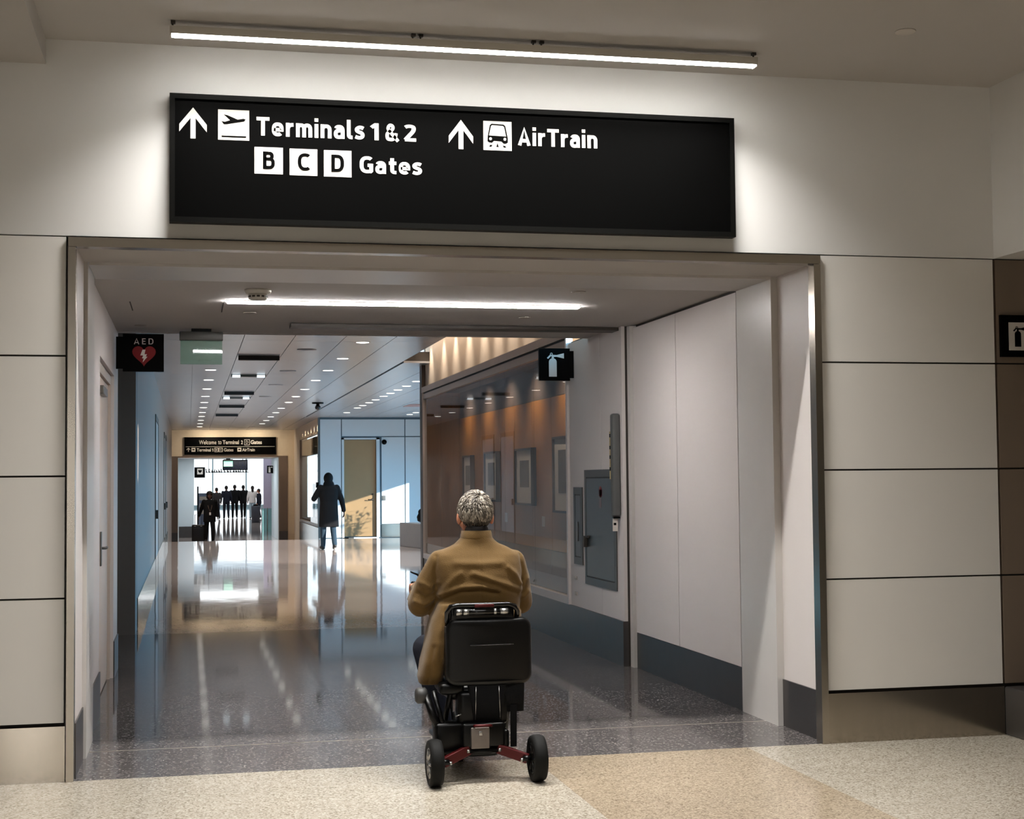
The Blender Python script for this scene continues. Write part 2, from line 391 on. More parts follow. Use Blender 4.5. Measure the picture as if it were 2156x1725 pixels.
def glyph(ch, w):                                  # pen strokes of one letter for pen half width w, and the advance
    x = .74; t = 1-w; lo = w; xm = x-w
    if ch == 'T': return [[(0, t), (.64, t)], [(.32, 0), (.32, t)]], .64
    if ch == 'e': return [sarc(.29, x/2, .29-w, x/2-w, -48, -360, 24)+[(.29+.29-w, x/2-.02), (w, x/2-.02)]], .58
    if ch == 'r': return [[(w, 0), (w, x)], sarc(.36, .36, .36-w, xm-.36, 180, 88, 8)], .385
    if ch in 'mn':
        r = .155 if ch == 'm' else .18; S = [[(w, 0), (w, x)]]; x0 = w
        for k in range(2 if ch == 'm' else 1): S.append(sarc(x0+r, .42, r, xm-.42, 180, 0, 14)+[(x0+2*r, 0)]); x0 += 2*r
        return S, x0+w
    if ch == 'i': return [[(w, 0), (w, x)], [(w, .86), (w, 1.05)]], 2*w
    if ch == 'a': return [sarc(.27, .44, .25-w+.02, xm-.44, 152, 0, 12)+[(.54-w, 0)], [(.54-w, .44), (.26, .44)]+sarc(.25, .255, .25-w, .265-w+.005, 90, 270, 12)+[(.36, w), (.54-w, .16)]], .54
    if ch == 'l': return [[(w, 1.04), (w, .24)]+sarc(w+.14, .24, .14, .24-w, 180, 270, 6)+[(w+.19, w)]], w+.19
    if ch == 's': return [spl([(.44, xm-.045), (.34, xm), (.21, xm), (w+.01, xm-.08), (w+.02, .47), (.2, .41), (.31, .365), (.39, .29), (.385, .17), (.3, w+.01), (.18, w), (.03, w+.05)])], .47
    if ch == '1': return [[(.0, .74), (.2, .93)], [(.235, 0), (.235, 1)]], .235+w
    if ch == '2': return [spl([(.05, .84), (.15, t-.01), (.28, t), (.41, .85), (.43, .70), (.37, .55), (.25, .38), (.09, .15)])+[(.06, w)], [(.03, w), (.54, w)]], .55
    if ch == '&': return [spl([(.72, 0), (.52, .24), (.30, .49), (.17, .66), (.165, .80), (.25, t), (.37, t-.02), (.43, .78), (.37, .65), (.22, .54), (.11, .42), (w, .27), (.14, .13), (.28, w), (.44, .12), (.56, .27), (.60, .46)])], .74
    if ch == 'G': return [sarc(.38, .5, .38-w, .5-w, 50, 290, 22)+[(.55, w+.01), (.68-w, .14), (.68-w, .47), (.40, .47)]], .68
    if ch == 't': return [[(.2, .94), (.2, .24)]+sarc(.35, .24, .15, .24-w, 180, 270, 6)+[(.41, w)], [(.03, xm), (.41, xm)]], .42
    if ch == 'A': return [[(w*.9, 0), (.34, 1-w*.3), (.68-w*.9, 0)], [(.17, .27), (.51, .27)]], .68
    if ch == 'B': return [[(.28, t), (w, t), (w, w), (.30, w)]+sarc(.30, .29+w/2, .27-w, .29-w/2, -90, 90, 12)+[(w, .58)], sarc(.28, .79-w/2, .24-w, .21-w/2, 90, -90, 10)], .57
    if ch == 'C': return [sarc(.36, .5, .36-w, .5-w, 52, 308, 24)], .60
    if ch == 'D': return [[(.27, t), (w, t), (w, w), (.27, w)]+sarc(.27, .5, .34-w, .5-w, -90, 90, 18)], .61
    if ch == 'E': return [[(.46, t), (w, t), (w, w), (.47, w)], [(w, .51), (.42, .51)]], .48
def pen(mb, P, w, X, Z, Y, d=.003):
    Q = [P[0]]
    for p in P[1:]:
        if math.hypot(p[0]-Q[-1][0], p[1]-Q[-1][1]) > 1e-4: Q.append(p)
    P = Q; N = len(P); A = []; B = []
    for i in range(N):
        d0 = (P[i][0]-P[i-1][0], P[i][1]-P[i-1][1]) if i else None; d1 = (P[i+1][0]-P[i][0], P[i+1][1]-P[i][1]) if i < N-1 else None
        ns = []
        for q in (d0, d1):
            if q: L = math.hypot(*q); ns.append((-q[1]/L, q[0]/L))
        n = ns[0] if len(ns) == 1 else (ns[0][0]+ns[1][0], ns[0][1]+ns[1][1])
        if len(ns) == 2:
            L2 = n[0]**2+n[1]**2; k = min(2/max(L2, .01), 1.6); n = (n[0]*k, n[1]*k)
        A.append((P[i][0]+n[0]*w, P[i][1]+n[1]*w)); B.append((P[i][0]-n[0]*w, P[i][1]-n[1]*w))
    vs = []
    for y in (Y-d, Y):
        for a in A: vs.append((X(a[0]), y, Z(a[1])))
        for b in B: vs.append((X(b[0]), y, Z(b[1])))
    F = []
    for i in range(N-1):
        F += [(i, i+1, N+i+1, N+i), (2*N+i, 3*N+i, 3*N+i+1, 2*N+i+1), (i, 2*N+i, 2*N+i+1, i+1), (N+i, N+i+1, 3*N+i+1, 3*N+i)]
    F += [(0, N, 3*N, 2*N), (N-1, 3*N-1, 4*N-1, 2*N-1)]
    mb.add(vs, F)
def word(s, x0, x1, z0, cap, Y, w=.095, gap=.115):
    G = [glyph(c, w) for c in s]; tot = sum(g[1] for g in G)+gap*(len(s)-1)
    mb = MB(); u = 0; sx = (x1-x0)/tot
    for k, (S, adv) in enumerate(G):
        for j, P in enumerate(S): pen(mb, P, w, lambda q, u=u: x0+(q+u)*sx, lambda q: z0+q*cap, Y, .003+.0002*j)
        u += adv+gap
    return mb
def merge(*ms):
    r = MB()
    for m in ms: r.add(m.v, m.f)
    return r
def circ(cx, cz, r, n=20, a0=0, a1=2*PI): return [(cx+r*math.cos(a0+(a1-a0)*k/n), cz+r*math.sin(a0+(a1-a0)*k/n)) for k in range(n)]
def flat(pts, Y, d=.002): return MB().prism(pts, 'y', Y-d, Y)

# ---------------------------------------------------------------- setting: front hall
def grid_panels(mb, x0, x1, zs, Y0, Y1, gap=.005):
    for a, b in zip(zs[:-1], zs[1:]): mb.box((x0+gap, Y0, a+gap), (x1-gap, Y1, b-gap))
    return mb
ZS = [.30, .951, 1.592, 2.228, 2.866]
# floors
struct(MB().box((-6, -16, -.2), (1.872, 0, 0)), 'floor', terr_cream)
struct(MB().box((1.872, -16, -.2), (3.142, 0, 0)), 'floor', terr_tan)
struct(MB().box((3.142, -16, -.2), (6.5, 0, 0)), 'floor', terr_cream)
struct(MB().box((-1.3, 0, -.2), (3.75, .846, 0)).box((-1.3, .858, -.2), (3.75, 1.23, 0)), 'floor', terr_dark2)
struct(MB().box((-1.3, 1.236, -.2), (3.75, 7.65, 0)), 'floor', terr_dark)
struct(MB().box((-.62, .846, -.19), (3.66, .858, .0005)), 'trim_1', MAT('pale_metal_strip', (196, 186, 170), .3, .6))
struct(MB().box((-6, -16, -.4), (6.5, .3, -.2)), 'floor', joint)
struct(MB().prism([(7.65, -.9), (7.65, 0), (32.3, 0), (41.5, -.42), (47, -.42), (112, -.42), (112, -.9)], 'x', -6.5, 12.5), 'floor', terr_light)
# front wall: painted upper wall and cream panels over a dark backing
wf = MB().box((-6, 0, 2.868), (6.5, .28, 3.93))
struct(wf, 'wall_front', paint)
wl = struct(MB().box((-6, .03, -.2), (-.636, .28, 2.868)), 'wall_front_left', joint)
grid_panels(MB(), -2.2, -.632, ZS, 0, .03).build('wall_panel', panel, wl)
grid_panels(MB(), -3.7, -2.2, ZS, 0, .03).build('wall_panel', panel, wl)
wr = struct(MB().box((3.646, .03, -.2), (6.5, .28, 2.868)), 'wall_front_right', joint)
grid_panels(MB(), 3.646, 4.778, ZS, 0, .03).build('wall_panel', panel, wr)
grid_panels(MB(), 4.784, 6.4, ZS, 0, .03).build('wall_panel', MAT('recess_shade_panel', (120, 106, 92), .42, 0, .45, 5., .015), wr)  # darker copy of the cream panels; shade under the bulkhead put into the colour
struct(MB().box((-6, -.012, 0), (-.63, .03, .288)), 'baseboard_front_left', steel_base)
struct(MB().box((3.642, -.012, 0), (4.776, .03, .288)), 'baseboard_front_right', steel_base)
struct(MB().rbox((4.778, -3.0, 0), (6.4, -.002, .288), .012), 'baseboard_right', dark_base)
# stainless opening frame
struct(MB().box((-.624, -.025, 0), (-.585, .06, 2.806)), 'trim_2', steel)
struct(MB().box((3.598, -.025, 0), (3.640, .06, 2.806)), 'trim_3', steel)
struct(MB().box((-.624, -.025, 2.808), (3.640, .06, 2.858)), 'trim_4', steel)
# bulkhead over the right recess, soffit at upper left, ceiling, far walls of the hall
struct(MB().box((4.782, -14, 2.868), (6.5, 0, 3.93)), 'wall_right', paint)
struct(MB().box((-6, -16, 3.785), (-.745, 0, 3.925)), 'ceiling_soffit', ceil_paint)
struct(MB().box((-6, -16, 3.92), (6.5, .3, 4.1)), 'ceiling', ceil_paint)
struct(MB().box((-6.2, -16, 0), (-6, .3, 4)), 'wall_left', grey_paint)
struct(MB().box((-6, -16.2, 0), (6.5, -16, 4)), 'wall_back', grey_paint)
struct(MB().box((6.5, -16, 0), (6.7, .3, 4)), 'wall_side', grey_paint)

# ---------------------------------------------------------------- setting: passage
# near jambs
for x0, x1, n in ((3.642, 3.80, 'wall_passage_right'), (-.80, -.588, 'wall_passage_left')):
    struct(MB().box((x0, .06, 0), (x1, .64, 2.9)), n, panel_warm)
struct(MB().box((3.632, .06, 0), (3.642, .64, .29)), 'baseboard_right', dark_base)
struct(MB().box((-.588, .06, 0), (-.580, .64, .29)), 'baseboard_left', dark_base)
# glossy portal ring
struct(MB().box((3.598, .642, 0), (3.80, 1.25, 2.84)), 'trim_5', ring_mat)
struct(MB().box((-.80, .642, 0), (-.565, 1.25, 2.84)), 'trim_6', ring_mat)
struct(MB().box((-.56, .642, 2.806), (3.596, 1.25, 2.86)), 'trim_7', ring_mat)
# right wall with base, seam groove and end post
wr2 = struct(MB().box((3.63, 1.262, .0), (3.85, 3.64, 2.9)), 'wall_passage_right', joint)
b = MB()
for a, c in ((1.268, 2.536), (2.544, 3.636)): b.box((3.60, a, .292), (3.63, c, 2.80))
b.build('wall_panel', panel_warm, wr2)
struct(MB().box((3.604, 1.256, 0), (3.63, 3.64, .288)), 'baseboard_right', dark_base)
struct(MB().box((3.575, 3.645, 0), (3.85, 3.73, 2.822)), 'trim_8', ring_mat)
wr3 = struct(MB().box((3.56, 3.74, 0), (3.85, 5.5, 2.86)), 'wall_corridor_right', joint)
b = MB()
for a, c in ((3.744, 4.408), (4.414, 5.50)): b.box((3.53, a, .292), (3.56, c, 2.84))
b.build('wall_panel', panel_warm, wr3)
struct(MB().box((3.515, 3.735, 0), (3.56, 14.5, .372)), 'baseboard_right', dark_base)
# left wall: door recess, then grey end face of the corridor
wl2 = MB().box((-.9, 1.262, 0), (-.588, 2.26, 2.9)).box((-.9, 2.26, 2.42), (-.588, 4.2, 2.9)).box((-.9, 4.2, 0), (-.588, 4.85, 2.9)).box((-.9, 2.26, 0), (-.68, 4.2, 2.42))
struct(wl2, 'wall_passage_left', panel_warm)
struct(MB().box((-.588, 1.262, 0), (-.578, 2.255, .29)).box((-.588, 4.21, 0), (-.578, 4.85, .29)), 'baseboard_left', dark_base)
struct(MB().box((-1.5, 4.85, 0), (-1.3, 7.7, 3.4)), 'wall_recess', panel_warm)
struct(MB().box((-1.5, 7.64, 0), (-.535, 8.2, 3.33)), 'wall_end_face', MAT('charcoal_panel', (92, 88, 84), .5))
struct(MB().box((-1.0, 8.2, 0), (-.565, 8.75, 3.33)), 'trim_9', MAT('taupe_panel', (116, 96, 82), .5))
# passage ceiling
pc = MB().box((-.9, .06, 2.822), (3.85, .64, 2.95)).box((-.9, 1.256, 2.824), (3.85, 3.60, 2.95)).box((-.9, 3.606, 2.826), (3.85, 4.78, 2.95)).box((-1.5, 4.68, 2.824), (3.53, 4.80, 3.5))
struct(pc, 'ceiling_passage', ceil_paint)
struct(MB().box((.80, 3.81, 2.797), (3.57, 4.02, 2.822)), 'trim_10', dark_track)
# access panel slits in the ceiling
for x, a, c in ((-.404, 2.54, 3.08), (.239, 2.50, 3.10)):
    struct(MB().box((x-.004, a, 2.8215), (x+.004, c, 2.824)), 'trim_11', joint)

# ---------------------------------------------------------------- setting: corridor
cm = MB(); xs = [-.56, .05, .66, 1.27, 1.89, 2.505, 3.12]
ys = [4.80]+[4.80+2.95*k for k in range(1, 13)]+[43]
for i in range(len(xs)-1):
    for a, c in zip(ys[:-1], ys[1:]):
        g = .004 if i not in (0,) else .001
        cm.box((xs[i]+g, a+.0025, 3.33), (xs[i+1]-g, c-.0025, 3.36))
cr_ = struct(MB().box((-1.5, 4.8, 3.36), (3.13, 43, 3.5)), 'ceiling_corridor', joint)
cm.build('ceiling_panel', ceil_metal, cr_)
xs2 = [3.16, 3.70, 4.31, 4.92, 5.53, 6.14, 6.75, 7.5]
cm = MB(); ys2 = [14.0, 17.8, 20.75, 23.7, 26.65, 29.6, 33]
for i in range(len(xs2)-1):
    for a, c in zip(ys2[:-1], ys2[1:]): cm.box((xs2[i]+.004, a+.0025, 3.33), (xs2[i+1]-.004, c-.0025, 3.36))
cr2 = struct(MB().box((3.16, 14.0, 3.36), (7.6, 33, 3.5)), 'ceiling_alcove', joint)
cm.build('ceiling_panel', ceil_metal, cr2)
struct(MB().box((3.13, 33, 3.33), (7.6, 43, 3.5)), 'ceiling_alcove', ceil_metal)
# lighting cove beside the display case
struct(MB().box((3.13, 4.8, 3.78), (3.9, 14.0, 3.9)).box((3.12, 4.8, 3.36), (3.16, 14.0, 3.78)), 'ceiling_cove', cove_paint)
struct(MB().box((3.56, 5.5, 2.98), (3.9, 14.5, 3.8)), 'wall_cove', cove_paint)
struct(MB().box((3.56, 14.42, 0), (7.6, 14.62, 3.6)), 'wall_corridor_end', panel_warm)
struct(MB().box((3.50, 14.42, 0), (3.56, 14.62, 3.33)), 'trim_12', MAT('dark_bronze', (70, 62, 58), .4, .6))
# long left wall, base and doors
struct(MB().box((-.9, 8.75, -.9), (-.555, 43, 3.5)), 'wall_corridor_left', MAT('silver_laminate', (130, 119, 111), .45, 0, .2, 3., .04))
struct(MB().box((-.555, 8.76, 0), (-.543, 32.3, .29)), 'baseboard_left', steel_base)
for n, (y0, y1) in enumerate(((17.6, 19.95), (26.6, 28.2), (29.0, 30.6))):
    d = struct(MB().box((-.556, y0, 0), (-.540, y0+.07, 2.62)).box((-.556, y1-.07, 0), (-.540, y1, 2.62)).box((-.556, y0, 2.62), (-.540, y1, 2.72)), 'door_%d' % (n+2), dark_track)
    MB().box((-.552, y0+.07, .01), (-.546, y1-.07, 2.61)).build('door_leaf', MAT('grey_door_leaf', (150, 148, 148), .4), d)
    MB().rbox((-.546, y0+.12, .95), (-.5, y0+.2, 1.1), .01).build('door_handle', dark_track, d)
# blue daylight wall with recessed door
bw = struct(MB().box((3.5, 33.06, -.4), (4.16, 33.3, 3.33)).box((5.19, 33.06, -.1), (7.6, 33.3, 3.33)).box((4.16, 33.06, 2.76), (5.19, 33.3, 3.33)).box((4.1, 33.2, 0), (5.2, 33.3, 2.8)), 'wall_alcove', MAT('blue_joint', (88, 110, 122), .6))
b = MB()
for x0, x1, z0, z1 in ((3.54, 4.125, 0, 3.28), (4.14, 5.895, 2.80, 3.28), (5.91, 7.5, 2.80, 3.28), (5.24, 5.895, .36, 2.785), (5.91, 7.5, .36, 2.785)):
    b.box((x0+.006, 33.02, z0+.006), (x1-.006, 33.06, z1-.006))
b.build('wall_panel', blue_wall, bw)
struct(MB().box((5.24, 33.0, 0), (7.5, 33.03, .355)), 'baseboard_alcove', steel_base)
struct(MB().box((3.54, 33.005, 3.285), (7.6, 33.05, 3.33)), 'trim_13', MAT('teal_shadow_trim', (66, 88, 100), .5))
d = struct(MB().box((4.14, 33.0, 0), (4.20, 33.16, 2.76)).box((5.10, 33.0, 0), (5.19, 33.16, 2.76)).box((4.14, 33.0, 2.715), (5.19, 33.16, 2.76)), 'door_5', blue_wall)
MB().box((4.21, 33.1, .03), (5.09, 33.15, 2.705)).build('door_leaf', tan_door, d)
hb = MB().cyl((5.0, 33.1, 1.05), (5.0, 33.03, 1.05), .02, 10).ring([(5.0, 33.03, 1.05), (4.95, 33.025, 1.04), (4.86, 33.03, 1.045)], .013, 8)
hb.lathe([(.03, 0), (.03, .02)], (5.0, 33.08, 1.05), 'y', 14).build('door_handle', dark_track, d)
MB().lathe([(.025, 0), (.025, .02)], (5.0, 33.08, 1.19), 'y', 14).build('door_lock', dark_track, d)
# outer wall of the alcove with its low window
struct(MB().box((7.5, 14.6, 2.02), (7.7, 33.3, 3.6)).box((7.5, 31.68, -.2), (7.7, 33.3, 2.02)).box((7.5, 14.6, -.2), (7.7, 15.2, 2.02)), 'wall_window_side', paint)
wn = struct(MB().box((7.55, 15.2, -.1), (7.65, 31.68, .03)), 'window_1', grey_metal)
for k in range(5):
    y = 15.4+k*3.1
    MB().box((7.56, y-.03, .03), (7.64, y+.03, 2.02)).build('window_mullion', grey_metal, wn)
# wall beyond the corner: storefront-like second case, portal wall
struct(MB().box((3.52, 33.3, -.5), (3.75, 40.2, .30)).box((3.52, 33.3, 2.95), (3.75, 40.2, 3.33)).box((3.52, 40.2, -.5), (3.75, 43, 3.33)).box((4.35, 33.3, -.5), (4.5, 40.3, 3.33)), 'wall_corridor_far', cove_paint)
struct(MB().box((3.49, 33.1, -.3), (3.52, 40.2, .28)), 'baseboard_far', steel_base)
pw = MB().box((-.9, 43, -.9), (-.585, 43.4, 3.4)).box((3.30, 43, -.9), (3.6, 43.4, 3.4)).box((-.585, 43, 2.43), (3.30, 43.4, 3.4))
struct(pw, 'wall_portal', MAT('cream_portal', (232, 216, 190), .6))
struct(MB().box((-.585, 42.98, -.42), (-.36, 43.4, 2.43)).box((3.0, 42.98, -.42), (3.30, 43.4, 2.43)).box((-.585, 42.97, 2.40), (3.30, 43.05, 2.45)), 'trim_14', MAT('taupe_jamb', (120, 104, 92), .45))
struct(MB().box((-.585, 42.96, -.42), (-.36, 42.98, -.11)).box((3.0, 42.96, -.42), (3.30, 42.98, -.11)), 'baseboard_portal', dark_base)
struct(MB().box((-1, 43.4, -.42), (-.35, 48, 2.6)).box((3.02, 43.4, -.42), (3.6, 48, 2.6)), 'wall_portal_inner', blue_wall)
struct(MB().box((-1, 43.4, 2.43), (3.6, 48, 2.6)), 'ceiling_portal', paint)
struct(MB().box((-.345, 46.9, -.42), (.19, 47.2, 2.43)), 'wall_portal_return', blue_wall)
struct(MB().box((-.345, 46.88, -.42), (.19, 46.9, -.02)), 'baseboard_portal', dark_base)
# far concourse
struct(MB().box((-6.5, 48, 4.9), (12.5, 112, 5.1)), 'ceiling_concourse', paint)
struct(MB().box((-6.7, 48, -.5), (-6.5, 112, 5)).box((12.5, 48, -.5), (12.7, 112, 5)).box((-6.5, 47.9, 2.6), (12.5, 48.0, 5)).box((-6.5, 47.9, -.5), (-1, 48, 2.6)).box((3.6, 47.9, -.5), (12.5, 48, 2.6)), 'wall_concourse', paint)
wn = struct(MB().box((-6.5, 111.4, -.42), (12.5, 111.6, -.2)).box((-6.5, 111.4, 4.7), (12.5, 111.6, 4.9)), 'window_2', white_metal)
for k in range(8):
    MB().box((-6+k*2.6, 111.45, -.2), (-5.9+k*2.6, 111.55, 4.7)).build('window_mullion', white_metal, wn)

# ---------------------------------------------------------------- lamps
def strip_lamp():
    t = thing('linear_lamp', 'long bright linear lamp hung under the ceiling above the black overhead sign', 'lamp', (1.5, -.44, 3.84))
    h = MB().box((-.092, -.475, 3.872), (3.085, -.405, 3.886)).box((-.092, -.475, 3.846), (3.085, -.467, 3.872)).box((-.092, -.413, 3.846), (3.085, -.405, 3.872)).box((-.097, -.475, 3.836), (-.089, -.405, 3.886)).box((3.082, -.475, 3.836), (3.090, -.405, 3.886))
    h.build('housing', white_metal, t)
    MB().rbox((-.088, -.466, 3.838), (3.081, -.414, 3.868), .006, 2).build('diffuser', lamp_emit, t)
    light('lamp_beam', 'AREA', (-.003, 0, -.006), 105, (1, .975, .93), (0, 0, -1), t, shape='RECTANGLE', size=3.15, size_y=.05, spread=2.0)
    for x in (-.083, 1.16, 1.20, 1.815, 1.86, 3.076):
        c = MB().cyl((x, -.44, 3.886), (x, -.44, 3.905), .005, 8).box((x-.009, -.452, 3.905), (x+.014, -.428, 3.92))
        c.build('ceiling_clip', dark_track, t)
strip_lamp()
def recess_lamp():
    t = thing('recessed_strip_lamp', 'bright recessed strip lamp in the passage ceiling inside the opening', 'lamp', (1.53, 2.39, 2.824))
    MB().rbox((.262, 2.352, 2.806), (2.806, 2.428, 2.823), .006, 2).build('diffuser', tube_emit, t)
    MB().box((.25, 2.342, 2.819), (2.818, 2.352, 2.8235)).box((.25, 2.428, 2.819), (2.818, 2.438, 2.8235)).build('trim_frame', white_metal, t)
recess_lamp()
ORD = ['nearest', 'second', 'third', 'fourth', 'fifth', 'sixth', 'seventh', 'eighth', 'ninth', 'tenth', 'eleventh', 'twelfth', 'thirteenth']
ring_m = MAT('downlight_trim', (205, 203, 200), .35, .3)
def downlight(x, y, row, k, power, first=[None]):
    lab = '%s round recessed downlight from the camera in the %s' % (ORD[k], row)
    if first[0] is None:
        t = thing('downlight', lab, 'lamp', (x, y, 3.33), 'round corridor downlights')
        MB().lathe([(.082, -.001), (.098, -.004), (.098, -.0005), (.075, -.0005)], (x, y, 3.33), 'z', 20).build('trim_ring', ring_m, t)
        MB().lathe([(.080, -.006), (.080, -.0005)], (x, y, 3.33), 'z', 20).build('lens', down_emit, t)
        first[0] = t
    else:
        t = copy_tree(first[0]); t.location = (x, y, 3.33); t['label'] = lab
    if power:
        light('downlight_beam', 'SPOT', (0, 0, -.02), power, (1, .90, .80), (0, 0, -1), t, spot_size=1.25, spot_blend=.8, shadow_soft_size=.07)
for k, y in enumerate([15.67, 18.0, 20.5, 22.95, 25.3, 27.6, 30.1, 32.4, 34.9, 37.3, 39.8]): downlight(.336, y, 'left row', k, 150)
for k, y in enumerate([10.77, 13.29, 15.62, 17.98, 20.5, 22.95, 25.2, 27.9, 30.2, 32.6, 35.0, 37.4]): downlight(2.175, y, 'right row of the corridor', k, 150)
for k, y in enumerate([18.1, 19.4, 20.57, 21.67, 22.75, 24.1, 25.3, 26.55, 27.7, 30.17]): downlight(3.985, y, 'row over the blue alcove', k, 3)
for k, y in enumerate([30.14, 31.24]): downlight(5.78, y, 'short row nearest the alcove window', k, 3)
for k, y in enumerate((13.85, 12.7, 11.75, 10.75, 9.75, 8.9, 8.1, 7.3, 6.4)):   # wall washers tucked up in the cove
    light('cove_beam', 'SPOT', (3.36, y, 3.72), 26, (1, .87, .74), (.30, 0, -1), None, spot_size=1.15, spot_blend=1.0, shadow_soft_size=.05)
light('cove_glow', 'AREA', (3.36, 9.4, 3.76), 22, (1, .89, .78), (0, 0, -1), None, shape='RECTANGLE', size=.2, size_y=9)
for k in range(6):
    light('cove_beam', 'SPOT', (3.38, 33.6+k*1.1, 3.28), 24, (1, .83, .62), (.25, 0, -1), None, spot_size=1.0, spot_blend=.6, shadow_soft_size=.03)
for k in range(2):
    light('portal_beam', 'AREA', (.7+1.5*k, 42.2, 3.3), 22, (1, .85, .65), (0, .5, -1), None, size=.4)
light('concourse_light', 'AREA', (3, 70, 4.85), 900, (.9, .97, 1), (0, 0, -1), None, shape='RECTANGLE', size=12, size_y=30)
light('portal_light', 'AREA', (1.4, 45.5, 2.42), 60, (.95, .98, 1), (0, 0, -1), None, shape='RECTANGLE', size=2, size_y=1.5)

# ---------------------------------------------------------------- overhead signs
def arrow(cx, top, bot, wd, Y):
    h = wd/2; t = .030
    L = MB().prism([(cx-.0135, bot), (cx+.0135, bot), (cx+.0135, top-.03), (cx-.0135, top-.03)], 'y', Y-.003, Y)
    L.prism([(cx, top), (cx+h, top-.092), (cx+h, top-.092-t*1.35), (cx, top-t*1.35), (cx-h, top-.092-t*1.35), (cx-h, top-.092)], 'y', Y-.0034, Y)
    return L
def sq(x0, x1, z0, z1, Y, d=.003): return MB().prism([(x0, z0), (x1, z0), (x1, z1), (x0, z1)], 'y', Y-d, Y)
def overhead_sign():
    t = thing('overhead_sign', 'large black overhead sign reading Terminals 1 & 2, B C D Gates and AirTrain', 'sign', (1.5, -.03, 2.945))
    MB().box((-.075, -.052, 2.975), (3.075, -.002, 3.615)).build('sign_panel', black, t)
    f = MB().box((-.102, -.068, 2.946), (3.100, -.002, 2.975)).box((-.102, -.068, 3.615), (3.100, -.002, 3.643)).box((-.102, -.068, 2.975), (-.074, -.002, 3.615)).box((3.072, -.068, 2.975), (3.100, -.002, 3.615))
    f.build('sign_frame', black_frame, t)
    Y = -.052
    for nm, m in (('Terminals', (.358, .943, 3.431, 3.540)), ('1', (.984, 1.024, 3.431, 3.531)), ('&', (1.062, 1.134, 3.429, 3.532)), ('2', (1.166, 1.234, 3.431, 3.531)), ('Gates', (.918, 1.262, 3.245, 3.345)), ('AirTrain', (1.813, 2.276, 3.434, 3.541))):
        word(nm, m[0], m[1], m[2]+.002, (m[3]-m[2])*.94, Y).build('lettering', white_ink, t)
    arrow(.021, 3.571, 3.403, .145, Y).build('arrow', white_ink, t)
    arrow(1.486, 3.567, 3.402, .138, Y).build('arrow', white_ink, t)
    # departures pictogram
    p = sq(.153, .319, 3.402, 3.567, Y).build('pictogram_plate', white_ink, t)
    S = lambda x, y: (.153+(x-413)/227*.166, 3.567-(y-140)/222*.165)
    pl = flat([S(455, 176), (S(480, 180)), S(556, 210), S(598, 202), S(614, 207), S(604, 222), S(478, 247), S(455, 248), S(438, 226), S(462, 230), S(500, 217)], Y-.003, .0015)
    pl.add(*[(m.v, m.f) for m in [sq(*[S(438, 0)[0], S(618, 0)[0]], S(0, 342)[1], S(0, 331)[1], Y-.003, .0015)]][0])
    pl.build('pictogram', black, p)
    # gate letters
    for ch, x0, x1, z0, z1, lx0, lx1 in (('B', .347, .500, 3.224, 3.370, .392, .456), ('C', .536, .686, 3.222, 3.368, .580, .646), ('D', .722, .873, 3.221, 3.367, .762, .832)):
        p = sq(x0, x1, z0, z1, Y).build('gate_plate', white_ink, t)
        word(ch, lx0, lx1, z0+.028, z1-z0-.052, Y-.003, .085).build('lettering', black, p)
    # train pictogram
    p = sq(1.614, 1.776, 3.402, 3.567, Y).build('pictogram_plate', white_ink, t)
    S = lambda x, y: (1.614+(x-386)/193*.162, 3.567-(y-180)/200*.165)
    b = flat([S(442, 198), S(524, 201), S(536, 212), S(552, 292), S(552, 324), S(540, 333), S(524, 333), S(508, 318), S(458, 316), S(444, 330), S(424, 328), S(413, 320), S(414, 288), S(430, 208)], Y-.003, .001)
    b.add(*[(m.v, m.f) for m in [flat([S(430, 344), S(448, 344), S(440, 357), S(424, 357)], Y-.003, .001)]][0])
    b.add(*[(m.v, m.f) for m in [flat([S(482, 328), S(490, 357), S(472, 357)], Y-.003, .001)]][0])
    b.add(*[(m.v, m.f) for m in [flat([S(516, 346), S(534, 347), S(542, 359), S(524, 359)], Y-.003, .001)]][0])
    b.build('pictogram', black, p)
    wmb = flat([S(446, 208), S(518, 211), S(527, 218), S(540, 282), S(424, 279), S(438, 214)], Y-.004, .001)
    for cx in (434, 532):
        c = S(cx, 302); q = flat(circ(c[0], c[1], .0082, 12), Y-.004, .001); wmb.add(q.v, q.f)
    wmb.build('pictogram_window', white_ink, p)
overhead_sign()
